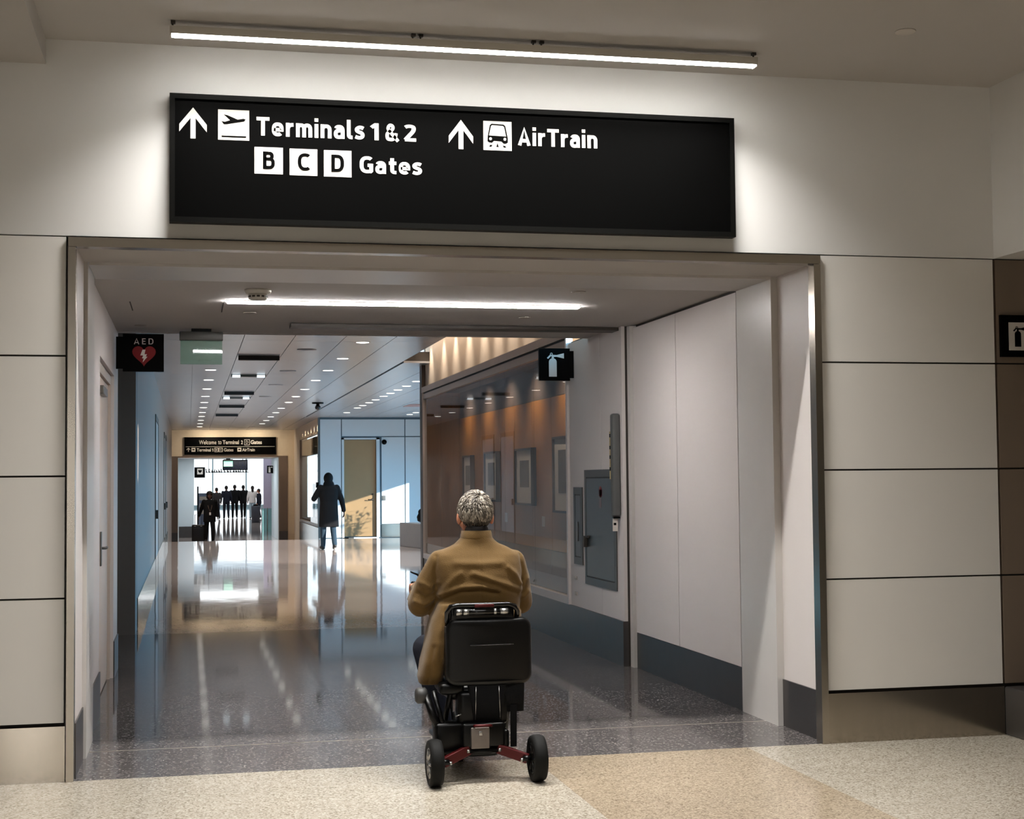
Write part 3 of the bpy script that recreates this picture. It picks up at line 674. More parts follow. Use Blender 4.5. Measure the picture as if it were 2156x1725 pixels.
def far_sign():
    Y = 42.93
    t = thing('overhead_sign', 'distant black overhead sign reading Welcome to Terminal 2 D Gates', 'sign', (1.38, 42.96, 2.50))
    MB().box((-.146, 42.93, 2.50), (2.905, 42.995, 3.09)).build('sign_panel', black, t)
    MB().box((-.10, Y-.004, 2.762), (2.86, Y, 2.774)).build('divider_line', white_ink, t)
    for s, x0, x1, z0, z1, bo in (('Welcome', .34, .91, 2.85, 2.985, .0), ('to', .97, 1.08, 2.85, 2.97, .0), ('Terminal', 1.12, 1.66, 2.85, 2.985, .025), ('2', 1.73, 1.79, 2.85, 2.975, .025), ('Gates', 2.05, 2.43, 2.85, 2.985, .025), ('Terminal', .265, .73, 2.605, 2.715, .012), ('Gates', 1.16, 1.475, 2.605, 2.715, .012), ('AirTrain', 1.77, 2.19, 2.605, 2.715, .012)):
        text_mb(s, x0, x1, z0, z1, Y-.002, bold=bo).build('lettering', white_ink, t)
    word('1', .775, .81, 2.605, .10, Y).build('lettering', white_ink, t)
    def boxed(ch, x0, x1, z0, z1, th=.016):
        f = sq(x0, x1, z0, z0+th, Y).box((x0, Y-.003, z1-th), (x1, Y, z1)).box((x0, Y-.003, z0), (x0+th, Y, z1)).box((x1-th, Y-.003, z0), (x1, Y, z1))
        w_ = x1-x0; p = f.build('gate_plate', white_ink, t)
        text_mb(ch, x0+.3*w_, x1-.3*w_, z0+.045, z1-.045, Y-.002, bold=.01).build('lettering', white_ink, p)
    boxed('D', 1.84, 2.02, 2.815, 3.015); boxed('B', .85, .98, 2.59, 2.73); boxed('C', .99, 1.12, 2.59, 2.73)
    for x in (.09, 1.61):
        p = sq(x, x+.13, 2.60, 2.73, Y).build('pictogram_plate', white_ink, t)
        sq(x+.03, x+.10, 2.65, 2.69, Y-.003, .002).build('pictogram', black, p)
    a = sq(-.022, .002, 2.60, 2.72, Y); a.prism([(-.01, 2.735), (.05, 2.68), (.05, 2.655), (-.01, 2.71), (-.07, 2.655), (-.07, 2.68)], 'y', Y-.003, Y)
    a.build('arrow', white_ink, t)
far_sign()
def ext_icon(cx, z0, h, Y, mir=1):             # extinguisher silhouette: body, handle loop, nozzle
    w_ = h*.165; m = MB()
    body = [(cx-w_, z0), (cx+w_, z0), (cx+w_, z0+.62*h)]+[(cx+w_*math.cos(a), z0+.62*h+w_*.9*math.sin(a)) for a in [PI*k/8 for k in range(1, 8)]]+[(cx-w_, z0+.62*h)]
    m.prism(body, 'y', Y-.002, Y)
    m.prism([(cx-w_*.28, z0+.74*h), (cx+w_*.28, z0+.74*h), (cx+w_*.28, z0+.86*h), (cx-w_*.28, z0+.86*h)], 'y', Y-.0018, Y)
    m.prism([(cx-w_*.3, z0+.82*h), (cx+w_*1.0*mir, z0+.83*h), (cx+w_*2.9*mir, z0+.76*h), (cx+w_*2.9*mir, z0+.98*h), (cx+w_*1.0*mir, z0+.90*h), (cx-w_*.3, z0+.91*h)], 'y', Y-.0022, Y)
    m.prism([(cx-w_*.2*mir, z0+.9*h), (cx-w_*1.2*mir, z0+.74*h), (cx-w_*1.5*mir, z0+.78*h), (cx-w_*.6*mir, z0+.93*h)], 'y', Y-.0024, Y)
    c = (cx-w_*.35*mir, z0+.94*h); r = h*.055
    for k in range(14):
        a, b2 = 2*PI*k/14, 2*PI*(k+1)/14
        m.prism([(c[0]+r*math.cos(a), c[1]+r*math.sin(a)), (c[0]+r*math.cos(b2), c[1]+r*math.sin(b2)), (c[0]+r*.55*math.cos(b2), c[1]+r*.55*math.sin(b2)), (c[0]+r*.55*math.cos(a), c[1]+r*.55*math.sin(a))], 'y', Y-.0021, Y)
    return m
def heart(cx, cz, w_, h):
    P = []
    for k in range(40):
        t = 2*PI*k/40; P.append((cx+w_*(16*math.sin(t)**3)/32, cz+h*(13*math.cos(t)-5*math.cos(2*t)-2*math.cos(3*t)-math.cos(4*t))/29+h*.08))
    return P
def bolt(cx, cz, h):
    P = [(-.10, .5), (.14, .5), (.06, .12), (.26, .12), (.16, -.08), (.30, -.08), (-.08, -.55), (.0, -.22), (-.14, -.22), (-.04, .02), (-.28, .02)]
    return [(cx+x*h, cz+z*h) for x, z in P]
def aed_sign():
    Y = 4.25; t = thing('aed_sign', 'black square projecting sign reading AED with red heart and bolt', 'sign', (-.36, Y, 2.455))
    MB().box((-.523, Y, 2.458), (-.199, Y+.03, 2.766)).build('sign_panel', black, t)
    MB().box((-.577, Y+.004, 2.48), (-.523, Y+.026, 2.742)).build('bracket', black, t)
    word('AED', -.436, -.282, 2.681, .048, Y, .065, .35).build('lettering', MAT('sign_grey', (170, 160, 158), .6), t)
    hh = flat(heart(-.356, 2.583, .186, .168), Y, .002).build('heart', red_ink, t)
    flat(bolt(-.358, 2.588, .098), Y-.002, .002).build('bolt', white_ink, hh)
aed_sign()
def ext_sign():
    Y = 5.3; t = thing('extinguisher_sign', 'black projecting sign with white fire extinguisher picture above the display case', 'sign', (3.35, Y, 2.47))
    MB().box((3.192, Y, 2.474), (3.49, Y+.03, 2.778)).build('sign_panel', black, t)
    MB().box((3.49, Y+.004, 2.50), (3.528, Y+.026, 2.755)).build('bracket', black, t)
    ext_icon(3.325, 2.512, .225, Y).build('pictogram', white_ink, t)
ext_sign()
def ext_sign_right():
    t = thing('extinguisher_sign', 'black framed fire extinguisher sign on the shaded wall at far right edge', 'sign', (4.93, -.012, 2.266))
    MB().box((4.806, -.02, 2.268), (5.06, -.0005, 2.523)).build('sign_panel', black, t)
    p = sq(4.858, 5.01, 2.308, 2.478, -.02, .002).build('pictogram_plate', white_ink, t)
    ext_icon(4.918, 2.33, .125, -.022).build('pictogram', black, p)
ext_sign_right()
def exit_sign(x0, x1, z0, z1, Y, ztop, label, emit=False):
    t = thing('exit_sign', label, 'sign', ((x0+x1)/2, Y, z0)); w_ = x1-x0; h = z1-z0; cx = (x0+x1)/2
    MB().box((cx-w_*.23, Y-.03, z1-.002), (cx+w_*.23, Y+.03, ztop)).build('canopy', black, t)
    MB().rbox((x0, Y-.035, z1-h*.27), (x1, Y+.035, z1), .004, 2).build('housing', MAT('exit_housing', (72, 72, 70), .4, .4), t)
    MB().box((x0+.006, Y-.006, z0), (x1-.004, Y+.006, z1-h*.27)).build('glass_pane', green_emit if emit else exit_glass, t)
    return t
exit_sign(-.075, .275, 2.530, 2.800, 4.38, 2.825, 'clear greenish glass exit sign hanging from the passage ceiling').rotation_euler.z = .055
exit_sign(1.235, 1.57, 2.14, 2.40, 46.8, 2.43, 'small glowing green exit sign hanging in the distant doorway', True)

# ---------------------------------------------------------------- ceiling fittings
def disc(name, label, cat, x, y, z, r, mat, h=.006, group=None):
    o = MB().lathe([(r*.9, -h), (r, -h*.5), (r, -.0005)], (x, y, z), 'z', 24).build(name, mat, origin=(x, y, z)); tag(o, label, cat, group); return o
cov = MAT('cover_plate', (150, 143, 136), .6)
disc('sprinkler_cover', 'round sprinkler cover plate in the front ceiling at upper right', 'sprinkler cover', 3.729, -.966, 3.92, .055, MAT('front_cover', (196, 190, 182), .6), .008)
for x, y, l in ((.447, 3.11, 'passage ceiling under the strip lamp left end'), (2.573, 3.16, 'passage ceiling under the strip lamp right end'), (2.585, 1.56, 'passage ceiling above the strip lamp right end'), (-.38, 4.14, 'passage ceiling right above the AED sign'), (1.392, 4.18, 'ceiling edge behind the dark track, middle'), (3.259, 4.15, 'ceiling edge behind the dark track, right end')):
    disc('sprinkler_cover', 'small round cover plate in the ' + l, 'sprinkler cover', x, y, 2.824 if y < 3.6 else 2.826, .05, cov, .006, 'sprinkler covers of the passage')
def smoke():
    t = thing('smoke_detector', 'white smoke detector on the passage ceiling above the strip lamp', 'smoke detector', (.446, 1.76, 2.824))
    MB().lathe([(.078, -.03), (.088, -.012), (.088, -.0005)], (.446, 1.76, 2.824), 'z', 28).build('base', white_metal, t)
    MB().lathe([(.05, -.068), (.06, -.062), (.062, -.03)], (.446, 1.76, 2.824), 'z', 28).build('sensor_head', white_metal, t)
    b = MB()
    for k in range(12):
        a = 2*PI*k/12; b.obox((.446+.061*math.cos(a), 1.76+.061*math.sin(a), 2.824-.048), (.004, .02, .012), a)
    b.build('vent_slots', dark_track, t)
smoke()
k = 0
for y, l in ((13.0, 'nearest'), (21.4, 'second'), (26.5, 'third'), (31.0, 'farthest')):
    o = MB().box((.68, y-.05, 3.268), (1.25, y+.05, 3.3297)).build('slot_diffuser', MAT('black_slot', (14, 13, 13), .6)); tag(o, '%s black slot diffuser across the corridor ceiling panels' % l, 'air vent', 'black ceiling slots')
for y, l in ((16.7, 'nearer'), (23.2, 'farther')):
    t = thing('slot_fixture', '%s grey ceiling slot with two white lit ends' % l, 'ceiling fixture', (.965, y, 3.329), 'half lit ceiling slots')
    MB().box((.68, y-.05, 3.29), (1.25, y+.05, 3.3297)).build('slot_frame', grey_metal, t)
    for xx in (.70, 1.10): MB().box((xx, y-.056, 3.286), (xx+.13, y+.04, 3.322)).build('lit_lens', EMIT('cool_lens', (.8, .93, 1), 1.6), t)
for y, l in ((11.88, 'nearest'), (15.77, 'second'), (19.2, 'third'), (23.0, 'farthest')):
    disc('ceiling_speaker', '%s round grey speaker grille in the corridor ceiling' % l, 'speaker', 1.55, y, 3.33, .13, MAT('speaker_grille', (104, 102, 104), .6), .006, 'corridor ceiling speakers')
t = thing('ceiling_camera', 'dark dome camera hanging from the corridor ceiling above the walking person', 'camera', (2.83, 25.3, 3.2))
MB().lathe([(.13, -.03), (.13, -.0005)], (2.83, 25.3, 3.33), 'z', 20).build('mount', black, t)
MB().cyl((2.83, 25.3, 3.30), (2.83, 25.3, 3.24), .035, 12).build('stem', black, t)
MB().ell((2.83, 25.3, 3.22), (.065, .065, .06)).build('dome', bl_gloss, t)
t = thing('access_hatch', 'dark pinkish open ceiling recess above the blue alcove', 'ceiling recess', (5.4, 26.6, 3.32))
MB().box((5.0, 25.9, 3.322), (7.0, 27.0, 3.3297)).build('recess_panel', MAT('pink_recess', (150, 112, 106), .6), t)

# ---------------------------------------------------------------- passage fittings
def left_door():
    d = struct(MB().box((-.68, 2.27, 0), (-.612, 2.33, 2.41)).box((-.68, 4.13, 0), (-.612, 4.19, 2.41)).box((-.68, 2.33, 2.34), (-.612, 4.13, 2.41)), 'door_1', MAT('cream_door_frame', (196, 184, 174), .4))
    MB().box((-.668, 2.335, .012), (-.632, 4.125, 2.335)).build('door_leaf', MAT('cream_door_leaf', (212, 192, 174), .4), d)
    MB().rbox((-.632, 2.9, 2.20), (-.596, 3.4, 2.26), .006).build('door_closer', grey_metal, d)
    MB().rbox((-.632, 3.1, .95), (-.620, 3.18, 1.2), .004).build('handle_plate', grey_metal, d)
    MB().ring([(-.622, 3.14, 1.08), (-.592, 3.14, 1.08), (-.590, 3.26, 1.08)], .01, 8).build('door_handle', grey_metal, d)
left_door()
def cabinet(y0, y1, z0, z1, label, handle, decal, name='wall_cabinet'):
    X = 3.53; t = thing(name, label, 'cabinet', (X, (y0+y1)/2, z0))
    fm = .05; f = MB()
    f.box((X-.012, y0, z0), (X-.0005, y1, z0+fm*1.3)).box((X-.012, y0, z1-fm*1.3), (X-.0005, y1, z1)).box((X-.012, y0, z0+fm*1.3), (X-.0005, y0+fm, z1-fm*1.3)).box((X-.012, y1-fm, z0+fm*1.3), (X-.0005, y1, z1-fm*1.3))
    f.build('frame', MAT('cabinet_frame', (84, 84, 82), .4, .4), t)
    MB().box((X-.006, y0+fm, z0+fm*1.3), (X-.0008, y1-fm, z1-fm*1.3)).build('seam', dark_track, t)
    dr = MB().box((X-.010, y0+fm+.012, z0+fm*1.3+.012), (X-.0062, y1-fm-.008, z1-fm*1.3-.012)).build('door', MAT('cabinet_door', (70, 72, 71), .3, .4), t)
    if handle == 'lever':
        MB().rbox((X-.03, y1-fm-.12, 1.02), (X-.0102, y1-fm-.02, 1.045), .004).rbox((X-.045, y1-fm-.04, .94), (X-.0102, y1-fm-.005, 1.04), .004).build('handle', dark_track, dr)
    else:
        MB().rbox((X-.02, (y0+y1)/2-.01, .98), (X-.0102, (y0+y1)/2+.02, 1.16), .003).build('handle', grey_metal, dr)
    if decal:
        cy = (y0+y1)/2-.03
        MB().lathe([(.05, 0), (.05, .0012)], (X-.0115, cy, 1.44), 'x', 20).box((X-.0115, cy-.05, 1.40), (X-.0103, cy+.05, 1.46)).build('decal', MAT('faded_red', (128, 50, 58), .5), dr)
        MB().box((X-.0112, cy-.03, 1.30), (X-.0103, cy+.04, 1.385)).build('decal', MAT('faded_grey', (120, 104, 104), .5), dr)
cabinet(3.925, 4.94, .606, 1.635, 'large grey metal extinguisher cabinet with red decal beside the dark wall bar', 'lever', True)
cabinet(5.03, 5.335, .765, 1.478, 'narrow brown grey wall cabinet left of the large cabinet', 'slot', False)
def wall_bar():
    t = thing('wall_bar', 'tall dark grey padded bar mounted upright on the right wall', 'wall bar', (3.49, 3.83, 1.23))
    MB().rbox((3.458, 3.79, 1.235), (3.529, 3.875, 2.10), .022, 4).build('cover', MAT('dark_grey_pad', (78, 80, 80), .6), t)
    MB().box((3.455, 3.868, 1.55), (3.468, 3.877, 1.95)).build('label_strip', MAT('yellow_strip', (176, 158, 116), .6), t)
    for z in (1.62, 1.72, 1.80, 1.90): MB().box((3.4545, 3.866, z), (3.462, 3.878, z+.03)).build('label_mark', black, t)
    MB().box((3.465, 3.81, 1.222), (3.522, 3.85, 1.2352)).build('clip', black, t)
    c = MB().box((3.462, 3.826, 1.115), (3.506, 3.830, 1.225)).build('tag_card', white_ink, t)
    MB().box((3.470, 3.8248, 1.165), (3.492, 3.8262, 1.185)).build('tag_mark', black, c)
wall_bar()
for y, z, l in ((5.30, .62, 'upper'), (5.30, .475, 'lower')):
    o = MB().rbox((3.520, y-.04, z), (3.5297, y+.04, z+.03), .003).build('wall_button', MAT('wall_button', (206, 198, 190), .5)); tag(o, '%s small pale button plate low on the wall beside the display case' % l, 'wall plate')

# display case in the right wall
def display_case():
    t = thing('display_case', 'long glass fronted display case in the right wall with amber wood back', 'display case', (3.8, 9.9, .37))
    y0, y1 = 5.52, 14.40
    MB().box((4.10, y0, .37), (4.16, y1, 2.95)).build('back_structure', case_dark, t)
    nb = 9; w_ = (y1-y0)/nb
    bk = MB(); wn_ = MB(); up = MB()
    for k in range(nb):
        a, c = y0+k*w_+.004, y0+(k+1)*w_-.004
        bk.box((4.085, a, .74), (4.10, c, 2.50)); wn_.box((4.07, a, .44), (4.10, c, .735)); 
    bk.build('back_panel', wood, t); wn_.build('wainscot', wain, t)
    MB().box((4.09, y0, 2.505), (4.10, y1, 2.95)).build('upper_panel', case_dark, t)
    MB().box((3.57, y0, 2.90), (4.10, y1, 2.95)).build('case_ceiling', case_dark, t)
    MB().box((3.57, y0, .38), (4.10, y1, .44)).build('case_floor', wain, t)
    MB().box((3.57, y1-.03, .44), (4.09, y1, 2.90)).build('end_panel', wood2, t)
    MB().box((3.57, y0, .44), (4.09, y0+.03, 2.90)).build('end_panel', wood2, t)
    f = MB().box((3.505, y0-.02, .372), (3.57, y1+.05, .445)).box((3.505, y0-.02, .445), (3.57, y0+.03, 2.90)).box((3.505, y1-.02, .445), (3.57, y1+.05, 2.90))
    f.build('frame', panel_warm, t)
    MB().box((3.50, y0-.02, 2.90), (3.585, y1+.05, 2.985)).box((3.515, y0, 2.80), (3.565, y1, 2.88)).build('head_rail', bronze, t)
    MB().box((3.52, y0, 2.88), (3.57, y1, 2.90)).build('shadow_gap', joint, t)
    ng = 6; gw = (y1-.02-y0-.03)/ng
    for k in range(ng):
        a = y0+.03+k*gw
        MB().box((3.535, a+.002, .445), (3.545, a+gw-.002, 2.80)).build('glass_pane', glass, t)
    for k in range(1, ng):
        MB().cyl((3.53, y0+.03+k*gw, .5), (3.515, y0+.03+k*gw, .5), .014, 12).build('glass_clip', silver, t)
    MB().box((3.552, y0+.03, .455), (3.557, y1-.02, .60)).build('lower_vent', MAT('vent_grey', (120, 110, 106), .4, .4), t)
    for k in range(6): light('case_light', 'SPOT', (-.12, -3.6+1.45*k, 2.5), 34, (1, .86, .70), (.7, 0, -1), t, spot_size=2.0, spot_blend=1.0, shadow_soft_size=.04)
    for k in range(3): MB().lathe([(.02, -.004), (.02, -.0005)], (3.75, 8.2+2*k, 2.90), 'z', 12).build('spot_lens', down_emit, t)
display_case()
for y0, y1, z0, z1, l in ((7.35, 8.2, 1.18, 2.03, 'nearest framed picture, cut by the case edge, under the extinguisher sign'), (9.25, 10.2, 1.24, 1.94, 'second framed picture from the right in the display case'), (11.35, 12.2, 1.26, 1.94, 'third framed picture, partly behind the seated man'), (13.2, 13.85, 1.26, 1.92, 'farthest framed picture in the display case, left of the grey hair')):
    t = thing('framed_picture', l, 'picture', (4.05, (y0+y1)/2, z0), 'framed pictures in the display case')
    MB().box((4.02, y0, z0), (4.084, y0+.025, z1)).box((4.02, y1-.025, z0), (4.084, y1, z1)).box((4.02, y0, z0), (4.084, y1, z0+.025)).box((4.02, y0, z1-.025), (4.084, y1, z1)).build('frame', MAT('dark_wood_frame', (72, 60, 52), .5), t)
    MB().box((4.045, y0+.025, z0+.025), (4.084, y1-.025, z1-.025)).build('picture_mat', mat_board, t)
    d = (y1-y0)*.24
    MB().box((4.041, y0+d, z0+.22), (4.0452, y1-d, z1-.15)).build('artwork', art_grey, t)
for y, l in ((8.9, 'under and right of the second picture'), (11.0, 'right of the grey haired head'), (13.0, 'at the far left end')):
    o = MB().box((4.079, y-.07, 1.0), (4.0848, y+.07, 1.12)).build('caption_card', mat_board); tag(o, 'small pale caption card in the display case ' + l, 'caption card', 'caption cards in the case')

# second case round the corner
def far_case():
    t = thing('display_case', 'distant glass display case on the right wall behind the walking person', 'display case', (3.8, 36.8, .3))
    MB().box((4.30, 33.34, .32), (4.345, 40.18, 2.94)).build('back_panel', MAT('pale_back', (206, 216, 232), .6), t)
    MB().box((3.50, 33.32, .30), (3.57, 40.2, .36)).box((3.50, 33.32, 2.90), (3.57, 40.2, 2.96)).box((3.50, 33.32, .36), (3.57, 33.38, 2.90)).box((3.50, 40.14, .36), (3.57, 40.2, 2.90)).build('frame', bronze, t)
    MB().box((3.58, 33.4, 2.35), (3.66, 40.1, 2.86)).build('header_panel', black, t)
    MB().box((3.535, 33.38, .36), (3.545, 40.14, 2.90)).build('glass_pane', glass, t)
    MB().box((3.56, 33.38, .36), (4.3, 40.14, .42)).build('case_floor', wain, t)
    for k in range(5): MB().cyl((3.9, 34.2+k*1.3, .42), (3.9, 34.2+k*1.3, 1.2+.3*(k % 3)), .05, 10).build('exhibit_post', black, t)
    light('case_light', 'AREA', (.1, 0, 2.5), 30, (.8, .92, 1), (0, 0, -1), t, shape='RECTANGLE', size=.3, size_y=6)
far_case()

# alcove items
for x, z, n, l, c in ((5.319, 2.64, 'door_holder', 'small black round fitting high on the blue wall right of the tan door', 'wall fitting'), (5.30, 1.085, 'card_reader', 'small dark card reader on the sunlit wall right of the tan door', 'card reader')):
    if n == 'door_holder': o = MB().lathe([(.06, -.05), (.07, -.03), (.07, -.0005)], (x, 33.02, z), 'y', 20).build(n, black)
    else: o = MB().rbox((x-.05, 32.985, z-.065), (x+.05, 33.0195, z+.065), .008).build(n, MAT('reader_grey', (92, 96, 96), .5))
    tag(o, l, c)
o = MB().prism([(4.93, 27.2), (5.55, 24.0), (6.75, 24.25), (6.1, 27.45)], 'z', 0, .56)
o = o.build('stone_bench', stone, bevel=.012); tag(o, 'low grey block bench at the left end of the display case', 'bench')
b = MB().ell((5.42, 26.4, .70), (.2, .18, .13)).ell((5.40, 26.4, .82), (.15, .14, .10)).ell((5.45, 26.42, .628), (.22, .2, .062))
o = b.build('bag', bl_cloth, voxel=.02, smooth_it=3); tag(o, 'black rounded bag resting on the low grey bench', 'bag')
def plant():
    t = thing('potted_plant', 'leafy potted plant by the alcove window throwing its shadow on the tan door', 'plant', (7.0, 30.75, 0))
    MB().lathe([(.2, 0), (.27, .6), (.25, .6), (.24, .57)], (7.0, 30.75, 0), 'z', 24).build('pot', stone, t)
    b = MB(); st = MB(); rr = random.Random(3)
    for k in range(26):
        a = rr.uniform(0, 2*PI); L = rr.uniform(.5, 1.0); tilt = rr.uniform(.15, .6)
        base = Vector((7.0, 30.75, .56)); tip = base+Vector((math.cos(a)*L*tilt, math.sin(a)*L*tilt, L))
        st.ring([base, (base+tip)/2+Vector((0, 0, .05)), tip], [.008, .006, .003], 6)
        for q in range(7):
            c = base.lerp(tip, .45+.55*q/6); d = Vector((rr.uniform(-1, 1), rr.uniform(-1, 1), rr.uniform(-.1, .5))).normalized(); s_ = d.cross(Vector((0, 0, 1))).normalized()*.03; n_ = .16
            b.add([c, c+d*n_*.5+s_, c+d*n_, c+d*n_*.5-s_], [(0, 1, 2, 3)])
    b.build('foliage', plant_m, t); st.build('stems', MAT('stem_brown', (90, 74, 50), .7), t)
plant()

# ---------------------------------------------------------------- people
def hand_mb(mb, wrist, d, palm_n, side, s=1., curl=.5, grip=False):
    """palm with five separate fingers; d: direction of the fingers, palm_n: palm normal, side: thumb side vector"""
    d = Vector(d).normalized(); n = Vector(palm_n).normalized(); sd = Vector(side).normalized(); wr = Vector(wrist)
    R = Matrix((sd, d, n)).transposed()
    mb.ell(wr+d*.045*s, (.040*s, .052*s, .016*s), 12, 8, R)
    for k, (off, L) in enumerate(((.029, .072), (.010, .080), (-.010, .075), (-.028, .060))):
        p = wr+d*.085*s+sd*off*s; pts = [p]; dd = d.copy()
        for j in range(3):
            dd = (dd*math.cos(curl)+n*math.sin(curl)).normalized()
            p = p+dd*L*s/3*(1.15-.12*j); pts.append(p)
        mb.chain(pts, [.0092*s, .0088*s, .008*s, .0068*s])
    b = wr+d*.02*s+sd*.03*s
    mb.chain([b, b+(sd*.6+d*.6+n*.3).normalized()*.035*s, b+(sd*.6+d*.6+n*.3).normalized()*.035*s+(d+n*.6).normalized()*.03*s], [.013*s, .0105*s, .0085*s])
def head_mb(mb, c, s=1., yaw=0., tilt=0.):
    c = Vector(c); R = Matrix.Rotation(yaw, 3, 'Z') @ Matrix.Rotation(tilt, 3, 'X'); P = lambda x, y, z: c+R @ (Vector((x, y, z))*s)
    E = lambda p, r: mb.ell(P(*p), [q*s for q in r], 18, 12, R)
    E((0, -.012, .025), (.077, .094, .092)); E((0, .03, -.03), (.062, .062, .085)); E((0, .055, -.085), (.034, .03, .028))
    E((0, .098, -.02), (.013, .018, .022)); E((0, .09, .005), (.010, .012, .03)); E((0, .083, .030), (.052, .02, .012))
    E((0, .082, -.058), (.024, .014, .007)); E((0, .081, -.070), (.021, .014, .007))
    for q in (-1, 1):
        E((q*.031, .078, .010), (.015, .012, .011)); E((q*.081, -.010, -.008), (.013, .019, .033)); E((q*.045, .06, -.03), (.025, .025, .03))
def make_person(name, label, loc, rot, H, pose, cloth, skinm, hairm, hair='short', group=None, lean=0.):
    """a standing or walking figure facing +Y before rotation"""
    s = H/1.75
    t_loc = Vector(loc); R = Matrix.Rotation(rot, 3, 'Z')
    S = lambda p: Vector(p)*s
    hip = [S((-.09, 0, .93)), S((.09, 0, .93))]; sh = [S((-.185, 0, 1.42)), S((.185, 0, 1.42))]
    kn, an, toe, el, wrp, hd = [[S(q) for q in pose[k]] for k in ('knee', 'ankle', 'toe', 'elbow', 'wrist', 'hand')]
    nk = S((0, -.01, 1.47)); hc = S((pose.get('head', (0, .03, 1.635))))
    bd = MB()
    bd.loft([(0, 0, q[0]*s, q[1]*s, q[2]*s) for q in ((.86, .13, .09), (.95, .16, .11), (1.08, .13, .095), (1.25, .155, .11), (1.38, .165, .10), (1.45, .10, .07))], 20, 2.2)
    bd.chain([S((0, -.01, 1.42)), nk, hc-S((0, .03, .06))], [.062*s, .056*s, .054*s])
    head_mb(bd, hc, s, pose.get('yaw', 0), pose.get('tilt', 0))
    for i in range(2):
        bd.chain([sh[i], el[i], wrp[i]], [.05*s, .038*s, .027*s]); bd.chain([hip[i], kn[i], an[i]], [.085*s, .052*s, .036*s]); bd.chain([an[i]-S((0, 0, .03)), toe[i]], [.036*s, .028*s])
        dd = (hd[i]-wrp[i]).normalized(); nn = Vector((1 if i == 0 else -1, 0, 0)); nn = (nn-dd*nn.dot(dd)).normalized()
        hand_mb(bd, wrp[i], dd, nn, dd.cross(nn)*(1 if i == 0 else -1), s, .35)
    xf = lambda p: R @ p+t_loc
    o = bd.build(name, skinm, xf=xf, origin=loc, voxel=.0075*s, smooth_it=2); tag(o, label, 'person', group)
    tp = MB(); ex = cloth.get('bulk', 1.)
    hem = cloth.get('hem', .84)
    tp.loft([(0, -.005, q[0]*s, q[1]*s*ex, q[2]*s*ex) for q in ((hem, .19+max(0, .84-hem)*.05, .135), (.98, .185, .14), (1.10, .178, .13), (1.26, .195, .135), (1.38, .195, .125), (1.44, .165, .10), (1.485, .085, .08))], 24, 2.4)
    for i in range(2): tp.chain([sh[i]-S((0, 0, .005)), el[i], wrp[i].lerp(el[i], .08)], [.072*s*ex, .058*s*ex, .045*s*ex])
    if cloth.get('hood'):
        tp.ell(hc+S((0, -.02, .02)), (.112*s, .125*s, .135*s)); tp.ell(hc+S((0, -.06, -.12)), (.13*s, .10*s, .10*s))
    tp.build(cloth.get('top_name', 'jacket'), cloth['top'], o, xf=xf, voxel=.012*s, smooth_it=3)
    tr = MB()
    tr.loft([(0, 0, q[0]*s, q[1]*s, q[2]*s) for q in ((.84, .165, .115), (.95, .178, .125), (1.04, .16, .115))], 20, 2.4)
    for i in range(2): tr.chain([hip[i], kn[i], an[i]], [.10*s, .072*s, .058*s])
    tr.build('trousers', cloth['legs'], o, xf=xf, voxel=.012*s, smooth_it=3)
    for i in range(2):
        f = (toe[i]-an[i]); q = MB()
        hl = an[i]-S((0, .02, .05)); q.chain([hl, an[i]-S((0, 0, .02)), toe[i]], [.045*s, .05*s, .040*s]); q.chain([hl, toe[i]], [.042*s, .037*s])
        q.build('shoe', cloth.get('shoes', shoe_m), o, xf=xf, voxel=.01*s, smooth_it=2)
        if cloth.get('sole'):
            MB().chain([hl-S((0, .01, .028)), toe[i]-S((0, 0, .026))], [.02*s, .016*s]).build('shoe_sole', sole_m, o, xf=xf)
    hm = MB()
    if hair != 'none':
        hm.ell(hc+S((0, -.022, .035)), (.087*s, .098*s, .094*s), 18, 12); hm.ell(hc+S((0, -.055, -.02)), (.078*s, .06*s, .08*s))
        if hair == 'long':
            hm.chain([hc+S((0, -.08, 0)), hc+S((0, -.105, -.12)), hc+S((.01, -.11, -.26))], [.075*s, .07*s, .04*s])
        if hair == 'big':
            hm.ell(hc+S((0, -.02, .04)), (.115*s, .12*s, .11*s)); hm.ell(hc+S((0, -.05, -.06)), (.11*s, .08*s, .10*s))
        hm.build('hair', hairm, o, xf=xf, voxel=.011*s, smooth_it=2)
    return o, xf, S
def pose_walk(st=.22, armL=None, armR=None, **k):
    d = dict(knee=[(-.10, st*.55+.03, .50), (.10, -st*.35+.05, .49)], ankle=[(-.10, st, .09), (.10, -st*1.05, .135)], toe=[(-.115, st+.15, .045), (.115, -st*1.05+.13, .042)],
             elbow=[(-.255, -.06, 1.14), (.255, -.02, 1.14)], wrist=[(-.27, .04, .90), (.27, .09, .90)], hand=[(-.27, .07, .8), (.27, .13, .8)])
    for i, a in enumerate((armL, armR)):
        if a:
            for q, key in zip(a, ('elbow', 'wrist', 'hand')): d[key][i] = q
    d.update(k); return d
